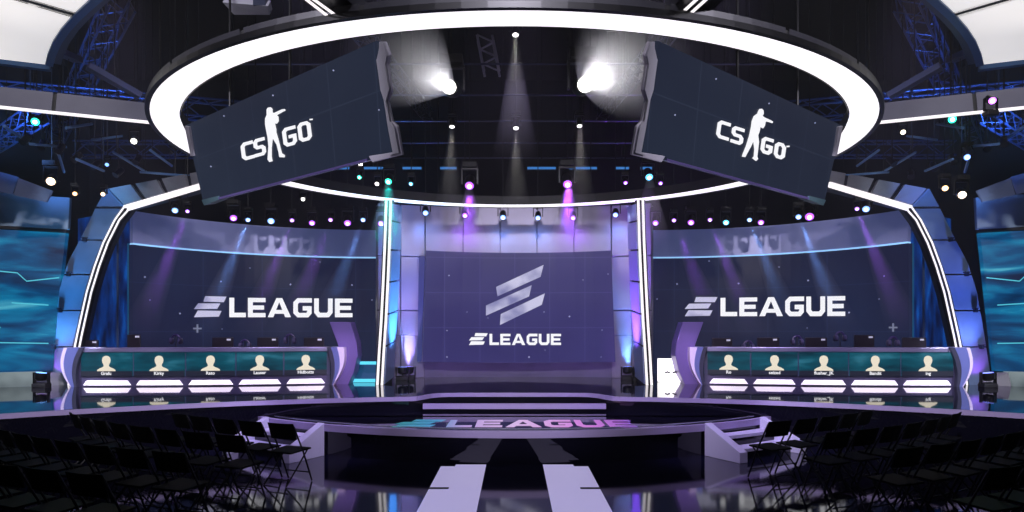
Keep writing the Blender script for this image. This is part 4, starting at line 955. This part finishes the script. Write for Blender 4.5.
for i, (px, py, Y) in enumerate(bits):
    for s in (-1, 1):
        q = P(px if s < 0 else 1029-px, py+(2 if s > 0 else 0), Y)
        t = thing('lamp_can', q, 'small unlit lamp can in the dark %s grid, %s from the frame edge' % ('left' if s < 0 else 'right', ORD[i]), 'stage lamp', 'unlit cans in the %s grid' % ('left' if s < 0 else 'right'))
        d = Vector((random.uniform(-.4, .4), -.6, -.7)).normalized()
        MB().lathe([(.04, -.14), (.06, -.11), (.06, .05), (.07, .08)], q, d, 10).build('can_body', steel, t, smooth=True)
        MB().tube([q, (q.x, q.y, 11.95)], .012, 5).build('drop_pole', black, t)

# ------------------------------------------------------------------ folding chairs
def make_chair():
    t = thing('folding_chair', (0, 0, 0), '', 'chair', local=True)
    m_ = chair_metal
    for q in (-1, 1):
        x = q*.205
        MB().tube([(x, .24, .01), (x, .06, .44), (x, -.12, .78), (x*.93, -.135, .815)], .012, 7).build('side_frame', m_, t)
        MB().tube([(x*.9, -.25, .01), (x*.9, .0, .26), (x*.9, .17, .44)], .011, 7).build('rear_leg', m_, t)
    MB().tube([(-.2, .19, .13), (.2, .19, .13)], .009, 6).build('crossbar', m_, t); MB().tube([(-.18, -.2, .09), (.18, -.2, .09)], .009, 6).build('crossbar', m_, t)
    MB().prism([(-.20, -.17, .425), (.20, -.17, .425), (.215, .22, .445), (-.215, .22, .445)], [(-.20, -.17, .447), (.20, -.17, .447), (.215, .22, .468), (-.215, .22, .468)]).build('seat', cloth, t, bevel=.008)
    n = 6; lo, hi = [], []
    for k in range(n+1):
        x = -.215+.43*k/n; y = -.03*(1-(2*k/n-1)**2); lo.append((x, -.065+y, .61)); hi.append((x, -.14+y, .83))
    mb = MB(); mb.prism(lo+[(a, b-.018, c) for a, b, c in lo[::-1]], hi+[(a, b-.018, c) for a, b, c in hi[::-1]]); mb.build('backrest', cloth, t, bevel=.005)
    return t
chair0 = make_chair(); used = False
rowsw = ['front', 'second', 'third', 'fourth', 'fifth', 'sixth']
nums = ['first', 'second', 'third', 'fourth', 'fifth', 'sixth', 'seventh', 'eighth', 'ninth', 'tenth', 'eleventh', 'twelfth', 'thirteenth', 'fourteenth', 'fifteenth']
spec = [(8.12, 22.2, 40, 3.75), (9.15, 21.5, 46, 3.35), (10.28, 20.0, 48.5, 3.0), (11.35, 19.2, 50, 2.7), (12.4, 19.5, 44, 2.5)]
for s in (-1, 1):
    for ri, (r, a0, a1, da_) in enumerate(spec):
        i = 0; a = a0+(3.9 if s > 0 else 0); a1 = a1+(2 if s > 0 else 0)
        while a <= a1 and i < 15:
            an_ = math.radians(a); x, y = s*r*math.sin(an_), 17.0-r*math.cos(an_)
            if used:
                c = chair0.copy(); col.objects.link(c)
                for ch in list(chair0.children):
                    d = ch.copy(); col.objects.link(d); d.parent = c
            else: c = chair0; used = True
            jit = random.uniform(-.03, .03)
            c.location = (x, y, 0); c.rotation_euler = (0, 0, s*an_+jit)
            c['label'] = 'black folding chair, %s from the aisle in the %s row on the %s' % (nums[i], rowsw[ri], 'left' if s < 0 else 'right')
            c['group'] = 'folding chairs for the audience'
            i += 1; a += da_
for o in bpy.data.objects:
    if '_o' in o: del o['_o']
